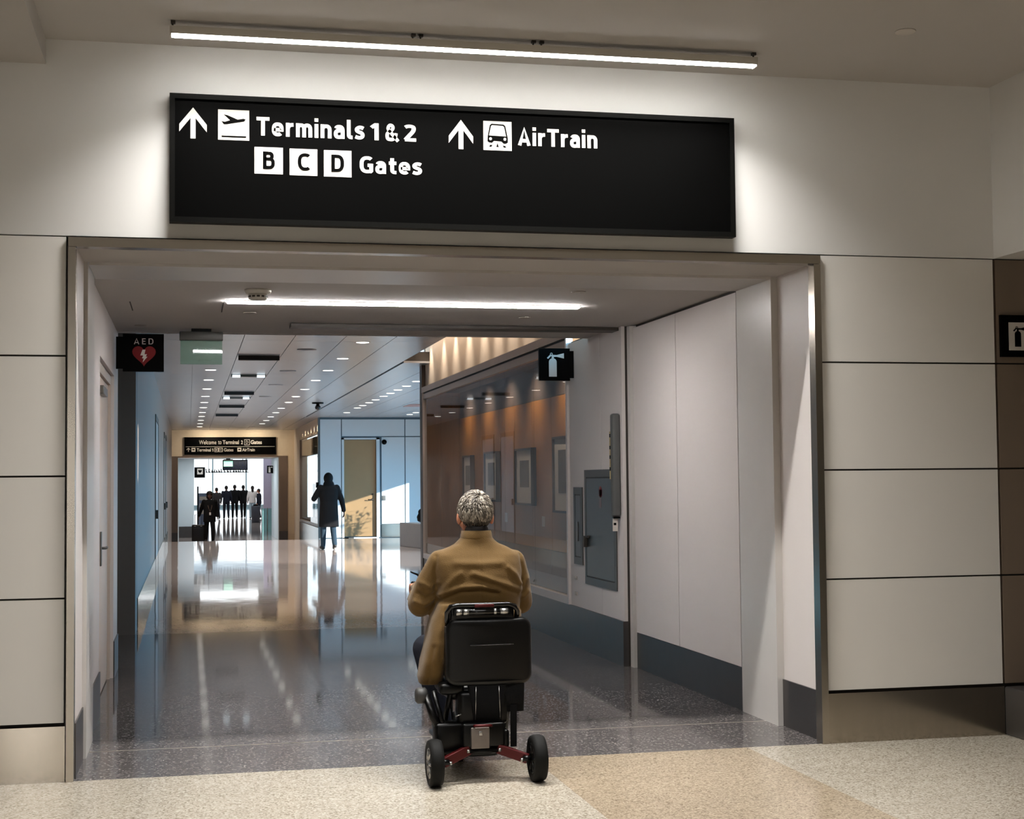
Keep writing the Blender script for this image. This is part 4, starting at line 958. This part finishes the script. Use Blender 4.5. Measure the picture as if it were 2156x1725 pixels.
# walking silhouette in a hooded coat
o, xf, S = make_person('person', 'person in a long black hooded coat walking away along the corridor', (3.13, 26.0, 0), .12, 1.74,
    pose_walk(.16, armL=((-.335, .05, 1.17), (-.20, .22, 1.33), (-.19, .25, 1.42)), armR=((.30, -.03, 1.13), (.36, .02, .88), (.37, .04, .80)), head=(0, .05, 1.62), tilt=-.25),
    dict(top=blk_cloth, legs=denim, hood=True, hem=.52, bulk=1.13, sole=True, top_name='coat'), skin_dark, hair_dark, 'none')
ph = MB().rbox((-.235, .295, 1.42), (-.165, .307, 1.55), .004); ph.v = [S(p) for p in ph.v]
ob = ph.build('phone', bl_gloss, xf=xf); tag(ob, 'dark phone held up by the hooded person in the corridor', 'phone')
# woman with a suitcase, walking towards the camera
o, xf, S = make_person('person', 'person in dark clothes walking towards the camera pulling a black suitcase', (.66, 41.0, -.40), PI+.1, 1.66,
    pose_walk(.14, armR=((.27, -.10, 1.16), (.33, -.20, .93), (.35, -.22, .84))), dict(top=blk_cloth, legs=blk_cloth, hem=.72, bulk=1.1), skin_dark, hair_dark, 'big')
MB().ring([S((-.09, .06, 1.45)), S((-.06, .15, 1.25)), S((0, .17, 1.05)), S((.06, .15, 1.25)), S((.09, .06, 1.45))], .008, 6).build('lanyard', MAT('lanyard_tan', (120, 100, 84), .8), o, xf=xf)
MB().box(S((-.03, .165, .96)), S((.03, .172, 1.05))).build('badge', white_cloth, o, xf=xf)
def suitcase():
    zf = -.405; y = 41.35; t = thing('suitcase', 'black wheeled suitcase pulled by the person in dark clothes', 'suitcase', (.30, y, zf))
    MB().rbox((.10, y-.13, zf+.06), (.52, y+.13, zf+.60), .04, 3).build('shell', luggage, t)
    MB().rbox((.13, y-.15, zf+.12), (.49, y-.125, zf+.5), .01, 2).build('front_pocket', luggage, t)
    MB().ring([(.20, y+.1, zf+.58), (.20, y+.1, zf+.92), (.42, y+.1, zf+.92), (.42, y+.1, zf+.58)], .012, 8).build('pull_handle', MAT('blue_grey_metal', (96, 108, 128), .3, .7), t)
    for x in (.15, .47): MB().lathe([(.028, -.014), (.032, -.008), (.032, .008), (.028, .014)], (x, y, zf+.033), 'x', 16).build('wheel', rubber, t)
    for x in (.2, .4): MB().rbox((x-.03, y-.137, zf+.545), (x+.03, y-.125, zf+.56), .003, 2).build('zip_pull', silver, t)
suitcase()
FZ = -.42
far = [('person in navy jacket walking away, left one of the far couple', (2.02, 75.0, FZ), .05, 1.80, navy, navy, 'short', hair_dark, .2),
       ('person in black jacket walking away, right one of the far couple', (2.50, 75.9, FZ), -.05, 1.84, blk_cloth, blk_cloth, 'short', hair_dark, -.2),
       ('person in charcoal jacket far away behind the suitcase puller', (1.48, 74.0, FZ), .3, 1.70, grey_cloth, navy, 'short', hair_dark, .18),
       ('person in white top and pale jeans walking away with dark hair', (3.42, 74.6, FZ), 0, 1.78, white_cloth, pale_denim, 'long', hair_dark, .2),
       ('person in black walking close beside the white topped person', (2.98, 76.2, FZ), .1, 1.82, blk_cloth, blk_cloth, 'short', hair_dark, -.2),
       ('person in dark blue standing by the lilac column in the distance', (3.75, 74.2, FZ), 1.2, 1.62, navy, navy, 'short', hair_dark, .05)]
for l, loc, r, H, a, b_, hs, hm, st in far:
    make_person('person', l, loc, r, H, pose_walk(st), dict(top=a, legs=b_, bulk=1.0), skin_dark if 'black' in l or 'navy' in l else skin, hm, hs)
# distant concourse furniture
o = MB().lathe([(.2, 0), (.2, 5.3)], (3.72, 64.5, FZ), 'z', 32).build('round_column', lilac); tag(o, 'round pale lilac column beyond the distant doorway', 'column')
t = thing('aed_sign', 'small black sign with white heart square in the distant doorway, at left', 'sign', (.4, 47, 1.74))
MB().box((.20, 46.87, 1.74), (.58, 46.9, 2.12)).build('sign_panel', black, t)
p = sq(.30, .50, 1.86, 2.07, 46.87, .003).build('pictogram_plate', white_ink, t)
flat(heart(.40, 1.96, .13, .13), 46.867, .002).build('pictogram', black, p)
t = thing('extinguisher_sign', 'small black extinguisher sign at the right of the distant doorway', 'sign', (2.9, 47, 1.87))
MB().box((2.80, 46.87, 1.88), (3.019, 46.9, 2.16)).build('sign_panel', black, t); ext_icon(2.89, 1.91, .22, 46.87).build('pictogram', white_ink, t)
t = thing('flight_screen', 'dark blue flight information screen hanging behind the distant green exit sign', 'screen', (1.7, 47.6, 2.03))
MB().box((1.25, 47.5, 2.04), (2.10, 47.56, 2.36)).build('screen_panel', screen_m, t); MB().box((1.22, 47.56, 2.01), (2.13, 47.62, 2.39)).build('screen_case', black, t)
for x in (1.4, 1.95): MB().cyl((x, 47.59, 2.39), (x, 47.59, 2.43), .012, 8).build('hanger', black, t)
rr = random.Random(5); b = MB()
x = .70
while x < 2.4:
    h = rr.choice((.10, .12, .15)); b.obox((x, 54.0, 1.98+h/2), (.035, .02, h), Matrix.Rotation(rr.uniform(-.5, .5), 3, 'Y')); b.box((x-.03, 53.99, 1.98), (x+.05, 54.01, 2.0+rr.uniform(0, .03))); x += rr.uniform(.085, .13)
b.box((.70, 54.0, 1.965), (2.42, 54.02, 1.985))
for xx in (.8, 2.35): b.cyl((xx, 54.01, 1.98), (xx, 54.01, 4.9), .008, 6)
o = b.build('hanging_sign', black); tag(o, 'row of black letter shapes seen from behind, hanging beyond the distant doorway', 'sign')
t = thing('brochure_rack', 'grey brochure rack at the left beyond the distant doorway', 'rack', (.55, 58, FZ))
MB().box((.42, 57.9, FZ), (.86, 58.2, 1.1)).build('cabinet', MAT('rack_blue_grey', (120, 138, 166), .5), t)
for z in (.2, .5, .8): MB().box((.46, 57.86, z), (.80, 57.9, z+.16)).build('pocket', white_metal, t)
MB().box((.36, 57.9, FZ), (.42, 58.0, 1.4)).build('post', black, t)
t = thing('info_kiosk', 'dark twin panel kiosk right of the lilac column in the distance', 'kiosk', (4.2, 66, FZ))
MB().box((3.98, 66, .4), (4.12, 66.2, 1.9)).box((4.30, 66, .4), (4.40, 66.2, 1.9)).build('panel', black, t); MB().box((3.95, 66.2, FZ), (4.45, 66.3, .5)).build('stand', grey_metal, t)
t = thing('glass_barrier', 'teal tinted glass barrier at right beyond the distant doorway', 'barrier', (3.05, 52.5, FZ))
for x in (2.9, 3.12): MB().box((x, 52.5, FZ), (x+.18, 52.52, .5)).build('glass_panel', teal, t)
for x in (2.88, 3.10, 3.32): MB().cyl((x, 52.51, FZ), (x, 52.51, .53), .02, 10).build('post', silver, t)
t = thing('waste_bin', 'dark grey waste bin beside the lilac column in the distance', 'bin', (3.3, 66, FZ))
MB().lathe([(.2, 0), (.22, .8), (.2, .82)], (3.22, 66, FZ), 'z', 20).build('body', MAT('bin_grey', (56, 60, 70), .5), t); MB().lathe([(.14, .82), (.1, .9)], (3.22, 66, FZ), 'z', 20).build('lid', black, t)

# ---------------------------------------------------------------- mobility scooter
def scooter():
    t = thing('mobility_scooter', 'black folding mobility scooter with red rear arms ridden by the man', 'mobility scooter', (1.486, -.2, 0))
    for x, sg in ((1.222, -1), (1.757, 1)):
        c = (x, -.62, .119); w2 = .036
        MB().lathe([(.072, -w2*.8), (.098, -w2), (.112, -w2*.9), (.1185, -w2*.45), (.119, 0), (.1185, w2*.45), (.112, w2*.9), (.098, w2), (.072, w2*.8)], c, 'x', 40).build('tyre', rubber, t)
        r = MB().lathe([(.074, -w2*.55), (.078, -w2*.86), (.070, -w2*.86), (.066, -w2*.55)], c, 'x', 32).lathe([(.022, -w2*.9), (.022, w2*.9)], c, 'x', 20)
        for k in range(6):
            a = 2*PI*k/6; d = Vector((0, math.cos(a), math.sin(a)))
            for sx in (-w2*.74, w2*.74): r.ring([Vector(c)+Vector((sx, 0, 0))+d*.018, Vector(c)+Vector((sx, 0, 0))+d*.074], [.010, .007], 8)
        r.build('wheel_rim', silver if sg < 0 else bl_plastic, t)
        MB().lathe([(.07, -w2*.3), (.07, w2*.3)], c, 'x', 28).build('hub_motor', bl_plastic, t)
        MB().cyl((x-sg*.03, -.62, .119), (x-sg*.075, -.62, .119), .014, 12).build('axle', bl_plastic, t)
        MB().cyl((x-sg*.075, -.62, .112), (x-sg*.088, -.62, .112), .011, 6).build('axle_nut', silver, t)
        # red swing arm running from the wheel up to the centre
        a = MB(); p0, p1 = Vector((x-sg*.045, -.60, .112)), Vector((1.487+sg*.075, -.55, .165)); L = (p1-p0).length
        q = (p1-p0).to_track_quat('X', 'Z').to_matrix(); a.obox((p0+p1)/2, (L, .034, .05), q); a.build('swing_arm', red_metal, t, bevel=.005)
    MB().cyl((1.40, -.555, .155), (1.575, -.555, .155), .014, 12).build('axle_bar', bl_plastic, t)
    for x in (1.405, 1.57): MB().cyl((x, -.575, .16), (x, -.56, .16), .010, 6).build('bolt', silver, t)
    # front wheels
    for x in (1.44, 1.535):
        c = (x, .50, .10); MB().lathe([(.06, -.02), (.09, -.024), (.10, -.012), (.10, .012), (.09, .024), (.06, .02)], c, 'x', 32).build('tyre', rubber, t)
        MB().lathe([(.062, -.014), (.062, .014)], c, 'x', 24).build('wheel_rim', silver, t)
    MB().cyl((1.42, .50, .10), (1.555, .50, .10), .012, 10).build('axle', silver, t)
    MB().ring([(1.487, .50, .12), (1.487, .46, .28), (1.487, .34, .62), (1.487, .25, .93)], [.022, .022, .02, .018], 12).build('tiller', bl_plastic, t)
    MB().ring([(1.225, .14, .975), (1.30, .19, .965), (1.42, .25, .95), (1.55, .25, .95), (1.67, .19, .965), (1.745, .14, .975)], .014, 12).build('handlebar', bl_plastic, t)
    MB().rbox((1.43, .20, .93), (1.545, .29, 1.01), .015).build('control_panel', bl_plastic, t)
    MB().ring([(1.30, .21, .985), (1.262, .20, 1.022), (1.235, .19, 1.033), (1.222, .19, 1.040)], [.006, .006, .005, .004], 8).build('brake_lever', bl_plastic, t)
    # deck and frame
    MB().rbox((1.36, -.20, .085), (1.615, .44, .115), .012).build('foot_deck', bl_plastic, t)
    MB().rbox((1.40, -.53, .12), (1.575, -.15, .22), .02).build('frame_base', bl_plastic, t)
    for sg in (-1, 1):
        MB().ring([(1.487+sg*.16, -.10, .11), (1.487+sg*.17, -.30, .22), (1.487+sg*.155, -.48, .46)], .015, 10).build('frame_tube', bl_plastic, t)
    MB().ring([(1.30, -.48, .20), (1.235, -.50, .33), (1.205, -.46, .44)], [.020, .022, .020], 10).ring([(1.335, -.5, .17), (1.275, -.50, .32), (1.245, -.46, .46)], .014, 10).build('folding_strut', bl_plastic, t)
    MB().lathe([(.030, -.03), (.042, -.02), (.042, .02), (.030, .03)], (1.182, -.44, .435), 'x', 20).build('strut_roller', MAT('roller_grey', (46, 46, 46), .5), t)
    MB().rbox((1.24, -.53, .14), (1.40, -.42, .30), .02).build('drive_housing', bl_plastic, t)
    MB().cyl((1.345, -.54, .335), (1.375, -.54, .345), .004, 6).build('spring_pin', silver, t)
    # battery
    bt = MB().rbox((1.375, -.57, .175), (1.60, -.50, .30), .015).build('battery_box', bl_plastic, t)
    MB().rbox((1.418, -.585, .172), (1.515, -.568, .280), .006).build('battery_plate', grey_plate, bt)
    MB().ring([(1.433, -.578, .288), (1.44, -.59, .291), (1.518, -.59, .290), (1.526, -.578, .287)], .0072, 10).build('battery_handle', red_metal, bt)
    MB().rbox((1.458, -.591, .240), (1.476, -.584, .262), .002).build('key_lock', silver, bt)
    MB().rbox((1.573, -.56, .16), (1.625, -.48, .26), .015).build('cable_clamp', bl_plastic, t)
    # seat
    MB().ring([(1.487, -.30, .12), (1.487, -.34, .46)], .03, 14).build('seat_post', bl_plastic, t)
    MB().rbox((1.315, -.46, .405), (1.69, -.02, .482), .03, 4).build('seat_cushion', leather, t)
    def curve(p):                                  # slight wrap of the backrest
        q = p.copy(); u = (p.x-1.525)/.24; q.y += .035*u*u; return q
    bk = MB(); bm = bmesh.new(); bmesh.ops.create_cube(bm, size=1)
    for v in bm.verts: v.co = Vector((v.co.x*.458, v.co.y*.075, v.co.z*.345))+Vector((1.5285, -.518, .660))
    bmesh.ops.bevel(bm, geom=[e for e in bm.edges if abs(e.verts[0].co.x-e.verts[1].co.x) < .01 and abs(e.verts[0].co.z-e.verts[1].co.z) < .01], offset=.055, segments=6, profile=.5, affect='EDGES')
    bmesh.ops.bevel(bm, geom=[e for e in bm.edges if abs(e.verts[0].co.y-e.verts[1].co.y) < .001], offset=.022, segments=4, profile=.5, affect='EDGES')
    bmesh.ops.subdivide_edges(bm, edges=[e for e in bm.edges if e.calc_length() > .1], cuts=8, use_grid_fill=True)
    bk.bm(bm, curve); bk.build('backrest', leather, t)
    MB().rbox((1.42, -.563, .695), (1.65, -.553, .700), .002).build('backrest_stitching', bl_gloss, t)
    # glossy push handle behind the backrest top
    h = MB().ring([(1.312, -.50, .80), (1.308, -.52, .868), (1.325, -.53, .897), (1.36, -.53, .903), (1.63, -.53, .903), (1.665, -.53, .893), (1.680, -.52, .865), (1.676, -.50, .80)], .0135, 12)
    hp = h.build('push_handle', bl_gloss, t)
    MB().rbox((1.325, -.515, .80), (1.665, -.475, .898), .012).build('handle_panel', bl_gloss, hp)
    MB().cyl((1.35, -.535, .868), (1.635, -.535, .868), .017, 16).build('handle_bar', bl_gloss, hp)
    for a, c in ((1.352, 1.382), (1.39, 1.418), (1.55, 1.565), (1.585, 1.625)): MB().cyl((a, -.5365, .868), (c, -.5365, .868), .0178, 16).build('chrome_collar', silver, hp)
    MB().rbox((1.448, -.549, .892), (1.552, -.541, .907), .003, 2).build('red_label', red_metal, hp)
    # seat back lower cover and hanging bag
    MB().loft([(1.515, -.515, .27, .075, .02), (1.515, -.515, .38, .085, .028), (1.515, -.515, .50, .105, .03)], 20, 4).build('lower_cover', bl_cloth, t)
    for x0, x1 in ((1.452, 1.449), (1.573, 1.580)): MB().ring([(x0, -.548, .485), ((x0+x1)/2, -.546, .40), (x1, -.540, .315)], .0022, 6).build('cover_piping', silver, t)
    MB().loft([(1.655, -.50, .345, .058, .018), (1.655, -.50, .42, .060, .028), (1.652, -.50, .51, .066, .03)], 20, 4).build('hanging_pouch', bl_cloth, t)
    MB().prism([(1.637, .165), (1.669, .165), (1.672, .38), (1.637, .38)], 'y', -.527, -.521).build('hanging_strap', bl_cloth, t)
    MB().rbox((1.36, -.53, .28), (1.63, -.42, .46), .03).build('rear_shroud', bl_plastic, t)
    MB().rbox((1.27, -.51, .44), (1.40, -.40, .50), .02).build('seat_bracket', bl_plastic, t)
scooter()

# ---------------------------------------------------------------- the seated man
def seated_man():
    hc = Vector((1.512, -.240, 1.356))
    bd = MB()
    bd.loft([(1.50, -.27, .54, .165, .12), (1.50, -.27, .66, .17, .12), (1.505, -.275, .82, .165, .105), (1.508, -.285, 1.0, .18, .105), (1.51, -.285, 1.12, .175, .09), (1.512, -.28, 1.19, .10, .07)], 24, 2.2)
    bd.chain([(1.512, -.29, 1.16), (1.512, -.285, 1.23), (1.512, -.255, 1.31)], [.066, .060, .060])
    head_mb(bd, hc, 1.10)
    arms = {-1: [(1.305, -.29, 1.12), (1.212, -.23, .895), (1.243, .045, .955)], 1: [(1.712, -.29, 1.12), (1.762, -.22, .895), (1.728, .045, .955)]}
    legs = {-1: [(1.405, -.22, .585), (1.305, .17, .61), (1.40, .20, .18)], 1: [(1.595, -.22, .585), (1.655, .17, .61), (1.575, .20, .18)]}
    for q in (-1, 1):
        a = arms[q]; bd.chain(a, [.05, .042, .029]); l = legs[q]; bd.chain(l, [.085, .058, .04]); bd.chain([Vector(l[2])-Vector((0, 0, .03)), Vector(l[2])+Vector((0, .17, -.045))], [.035, .025])
        hand_mb(bd, Vector(a[2]), Vector((q*.0+(-q)*.0, .85, .15)), Vector((0, -.15, -1)), Vector((-q, 0, 0)), 1.02, .75)
    o = bd.build('person', skin, origin=(1.505, -.25, .1), voxel=.0062, smooth_it=2)
    tag(o, 'grey haired man in an ochre jacket seated on the scooter, seen from behind', 'person')
    # jacket: torso, sleeves, collar and the tails hanging beside the seat
    jk = MB()
    jk.loft([(1.512, -.275, .60, .222, .150), (1.512, -.275, .72, .222, .150), (1.515, -.275, .84, .222, .146), (1.518, -.28, .96, .228, .146), (1.517, -.285, 1.05, .240, .138), (1.514, -.285, 1.11, .246, .125), (1.512, -.285, 1.152, .236, .104), (1.512, -.285, 1.182, .185, .088), (1.512, -.283, 1.212, .118, .080), (1.512, -.280, 1.238, .088, .079), (1.512, -.278, 1.262, .078, .076)], 40, 2.5)
    for q in (-1, 1):
        a = [Vector(p) for p in arms[q]]
        a0 = a[0]+Vector((q*.003, 0, -.002)); mid = a0.lerp(a[1], .5)+Vector((q*.006, -.004, 0))
        jk.chain([a0, mid, a[1]+Vector((0, -.004, -.004)), a[1].lerp(a[2], .5), a[1].lerp(a[2], .86)], [.060, .066, .068, .058, .048])
        jk.ell(a0+Vector((-q*.02, 0, .002)), (.056, .075, .062))
    # left tail over the seat side
    jk.loft([(1.250, -.325, .478, .058, .070), (1.248, -.325, .52, .064, .105), (1.262, -.325, .60, .064, .125), (1.285, -.315, .70, .06, .135), (1.325, -.30, .82, .07, .13), (1.36, -.30, .90, .07, .12)], 24, 3)
    jk.loft([(1.705, -.30, .60, .03, .11), (1.705, -.30, .72, .035, .12), (1.69, -.30, .86, .05, .12)], 20, 3)
    j = jk.build('jacket', jacket_m, o, voxel=.0075, smooth_it=5)
    # cloth folds pressed into the back and sleeves (x, z polylines, width, height)
    off = wloc(o)
    folds = [([(1.30, .945), (1.40, .985), (1.50, .99), (1.60, .972)], .016, .011), ([(1.30, .925), (1.40, .965), (1.50, .97), (1.60, .955)], .012, -.010),
             ([(1.735, .965), (1.66, .99), (1.57, 1.02), (1.47, 1.055)], .016, .010), ([(1.735, .945), (1.66, .967), (1.57, 1.0), (1.47, 1.035)], .012, -.008),
             ([(1.73, 1.0), (1.70, 1.05), (1.66, 1.085)], .014, .009), ([(1.38, 1.115), (1.50, 1.108), (1.62, 1.112)], .02, .006),
             ([(1.32, .98), (1.36, 1.03), (1.40, 1.06)], .014, .006), ([(1.26, .62), (1.275, .72), (1.31, .84)], .014, .008), ([(1.225, .50), (1.232, .60), (1.25, .68)], .012, -.007),
             ([(1.18, .91), (1.22, .893), (1.27, .925)], .013, .013), ([(1.19, .955), (1.23, .925), (1.28, .95)], .011, -.009), ([(1.205, 1.01), (1.25, .985), (1.29, 1.01)], .012, .007),
             ([(1.79, .95), (1.76, .92), (1.73, .945)], .012, .009), ([(1.78, 1.02), (1.755, .99), (1.73, 1.0)], .012, .006), ([(1.28, .99), (1.272, 1.07), (1.283, 1.15)], .009, -.008), ([(1.748, .99), (1.752, 1.07), (1.742, 1.15)], .009, -.008)]
    me = j.data; nrm = [v.normal.copy() for v in me.vertices]
    import mathutils
    for v, n in zip(me.vertices, nrm):
        p = v.co+off
        if n.y > .35: continue
        d = 0.
        for pts, wd, amp in folds:
            m = 9.
            for a, b in zip(pts[:-1], pts[1:]):
                ax, az = a; bx, bz = b; L2 = (bx-ax)**2+(bz-az)**2
                u = max(0, min(1, ((p.x-ax)*(bx-ax)+(p.z-az)*(bz-az))/L2)); m = min(m, math.hypot(p.x-ax-u*(bx-ax), p.z-az-u*(bz-az)))
            if m < wd*3: d += amp*math.exp(-(m/wd)**2)
        d += .0035*mathutils.noise.noise(p*14)
        if abs(p.x-1.512) < .004 and n.y < -.5 and p.z < 1.2: d -= .002
        v.co += n*d
    me.update()
    # collar
    MB().loft([(1.512, -.280, 1.228, .090, .080), (1.512, -.279, 1.245, .086, .081), (1.512, -.277, 1.280, .079, .079), (1.512, -.275, 1.282, .070, .070), (1.512, -.275, 1.235, .074, .072)], 32, 2.3).build('collar', jacket_m, j)
    tr = MB(); tr.loft([(1.50, -.25, .55, .185, .15), (1.50, -.25, .66, .19, .15), (1.50, -.26, .74, .18, .14)], 24, 2.5)
    for q in (-1, 1):
        l = legs[q]; tr.chain([Vector(l[0]), Vector(l[1]), Vector(l[2])], [.105, .078, .06])
    tr.build('trousers', navy, o, voxel=.01, smooth_it=3)
    for q in (-1, 1):
        a = Vector(legs[q][2]); MB().chain([a-Vector((0, .03, .02)), a+Vector((0, .04, -.015)), a+Vector((0, .18, -.035))], [.04, .042, .032]).build('shoe', shoe_m, o, voxel=.008, smooth_it=3)
    a = Vector(arms[-1][2]); MB().lathe([(.030, -.016), (.034, -.012), (.034, .012), (.030, .016)], a-Vector((0, .012, 0)), 'y', 20).rbox(a+Vector((-.042, -.030, -.016)), a+Vector((-.030, .006, .018)), .004).build('wrist_watch', bl_gloss, o)
    # hair: undercoat and combed strands
    c = hc+Vector((0, -.014, .030)); rx, ry, rz = .0885, .107, .104
    cap = MB(); n, m = 40, 26; vs = []; F = []; keep = {}
    def covered(d):
        x, y, z = d
        if z > .42: return y < .80
        if z > -.05: return y < .30
        if z > -.93: return y < -.12-max(0, (-.1-z))*.45
        return False
    for i in range(m+1):
        th = PI*i/m
        for k in range(n):
            an = 2*PI*k/n; d = Vector((math.sin(th)*math.cos(an), math.sin(th)*math.sin(an), math.cos(th)))
            sh = 1-.16*max(0, -d.z-.3); vs.append(c+Vector((d.x*rx*sh, d.y*ry*sh, d.z*rz))); keep[i*n+k] = covered(d)
    for i in range(m):
        for k in range(n):
            f = (i*n+k, (i+1)*n+k, (i+1)*n+(k+1) % n, i*n+(k+1) % n)
            if sum(keep[q] for q in f) >= 3: F.append(f)
    hp = cap.add(vs, F, True).build('hair', hair_cap, o)
    MB().ell(hc+Vector((0, -.052, -.082)), (.066, .047, .055), 24, 14).build('nape_hair', hair_dark, hp)
    st = MB(); rr = random.Random(11); crown = Vector((.05, -.62, .78)).normalized(); att = []
    N = 0
    while N < 2400:
        d = Vector((rr.gauss(0, 1), rr.gauss(0, 1), rr.gauss(0, 1))).normalized()
        if not covered(d): continue
        N += 1
        fl = d-crown; fl = fl-d*fl.dot(d)
        fl = fl.normalized()+Vector((rr.gauss(0, .22), rr.gauss(0, .22), rr.gauss(0, .22)-.25 if d.z < .3 else rr.gauss(0, .22)))
        sw = d.cross(fl)*.35; fl = (fl+sw); fl = (fl-d*fl.dot(d)).normalized()
        L = rr.uniform(.022, .045) if d.z > -.35 else rr.uniform(.010, .02)
        wd = rr.uniform(.0018, .0042)
        pts = []; q = d.copy()
        for k in range(4):
            sh = 1-.16*max(0, -q.z-.3); lift = 1.0+(.045+.035*rr.random())*math.sin(PI*(k+.3)/4.0)+.02
            pts.append(c+Vector((q.x*rx*sh*lift, q.y*ry*sh*lift, q.z*rz*lift)))
            q = (q+fl*(L/3/.095)).normalized()
        before = len(st.v); st.ring(pts, [wd, wd*1.1, wd*.8, wd*.25], 4)
        grey = min(1, max(0, .52+.9*mathutils.noise.noise(d*9)+rr.gauss(0, .13)-.25*(d.y > -.2 and d.z > .75)))*(1 if d.z > -.42 else .3 if d.z > -.62 else .05)
        att += [grey]*(len(st.v)-before)
    st.att = att; st.build('hair_strands', hair_grey, hp, kind='stuff', fix=False)
seated_man()
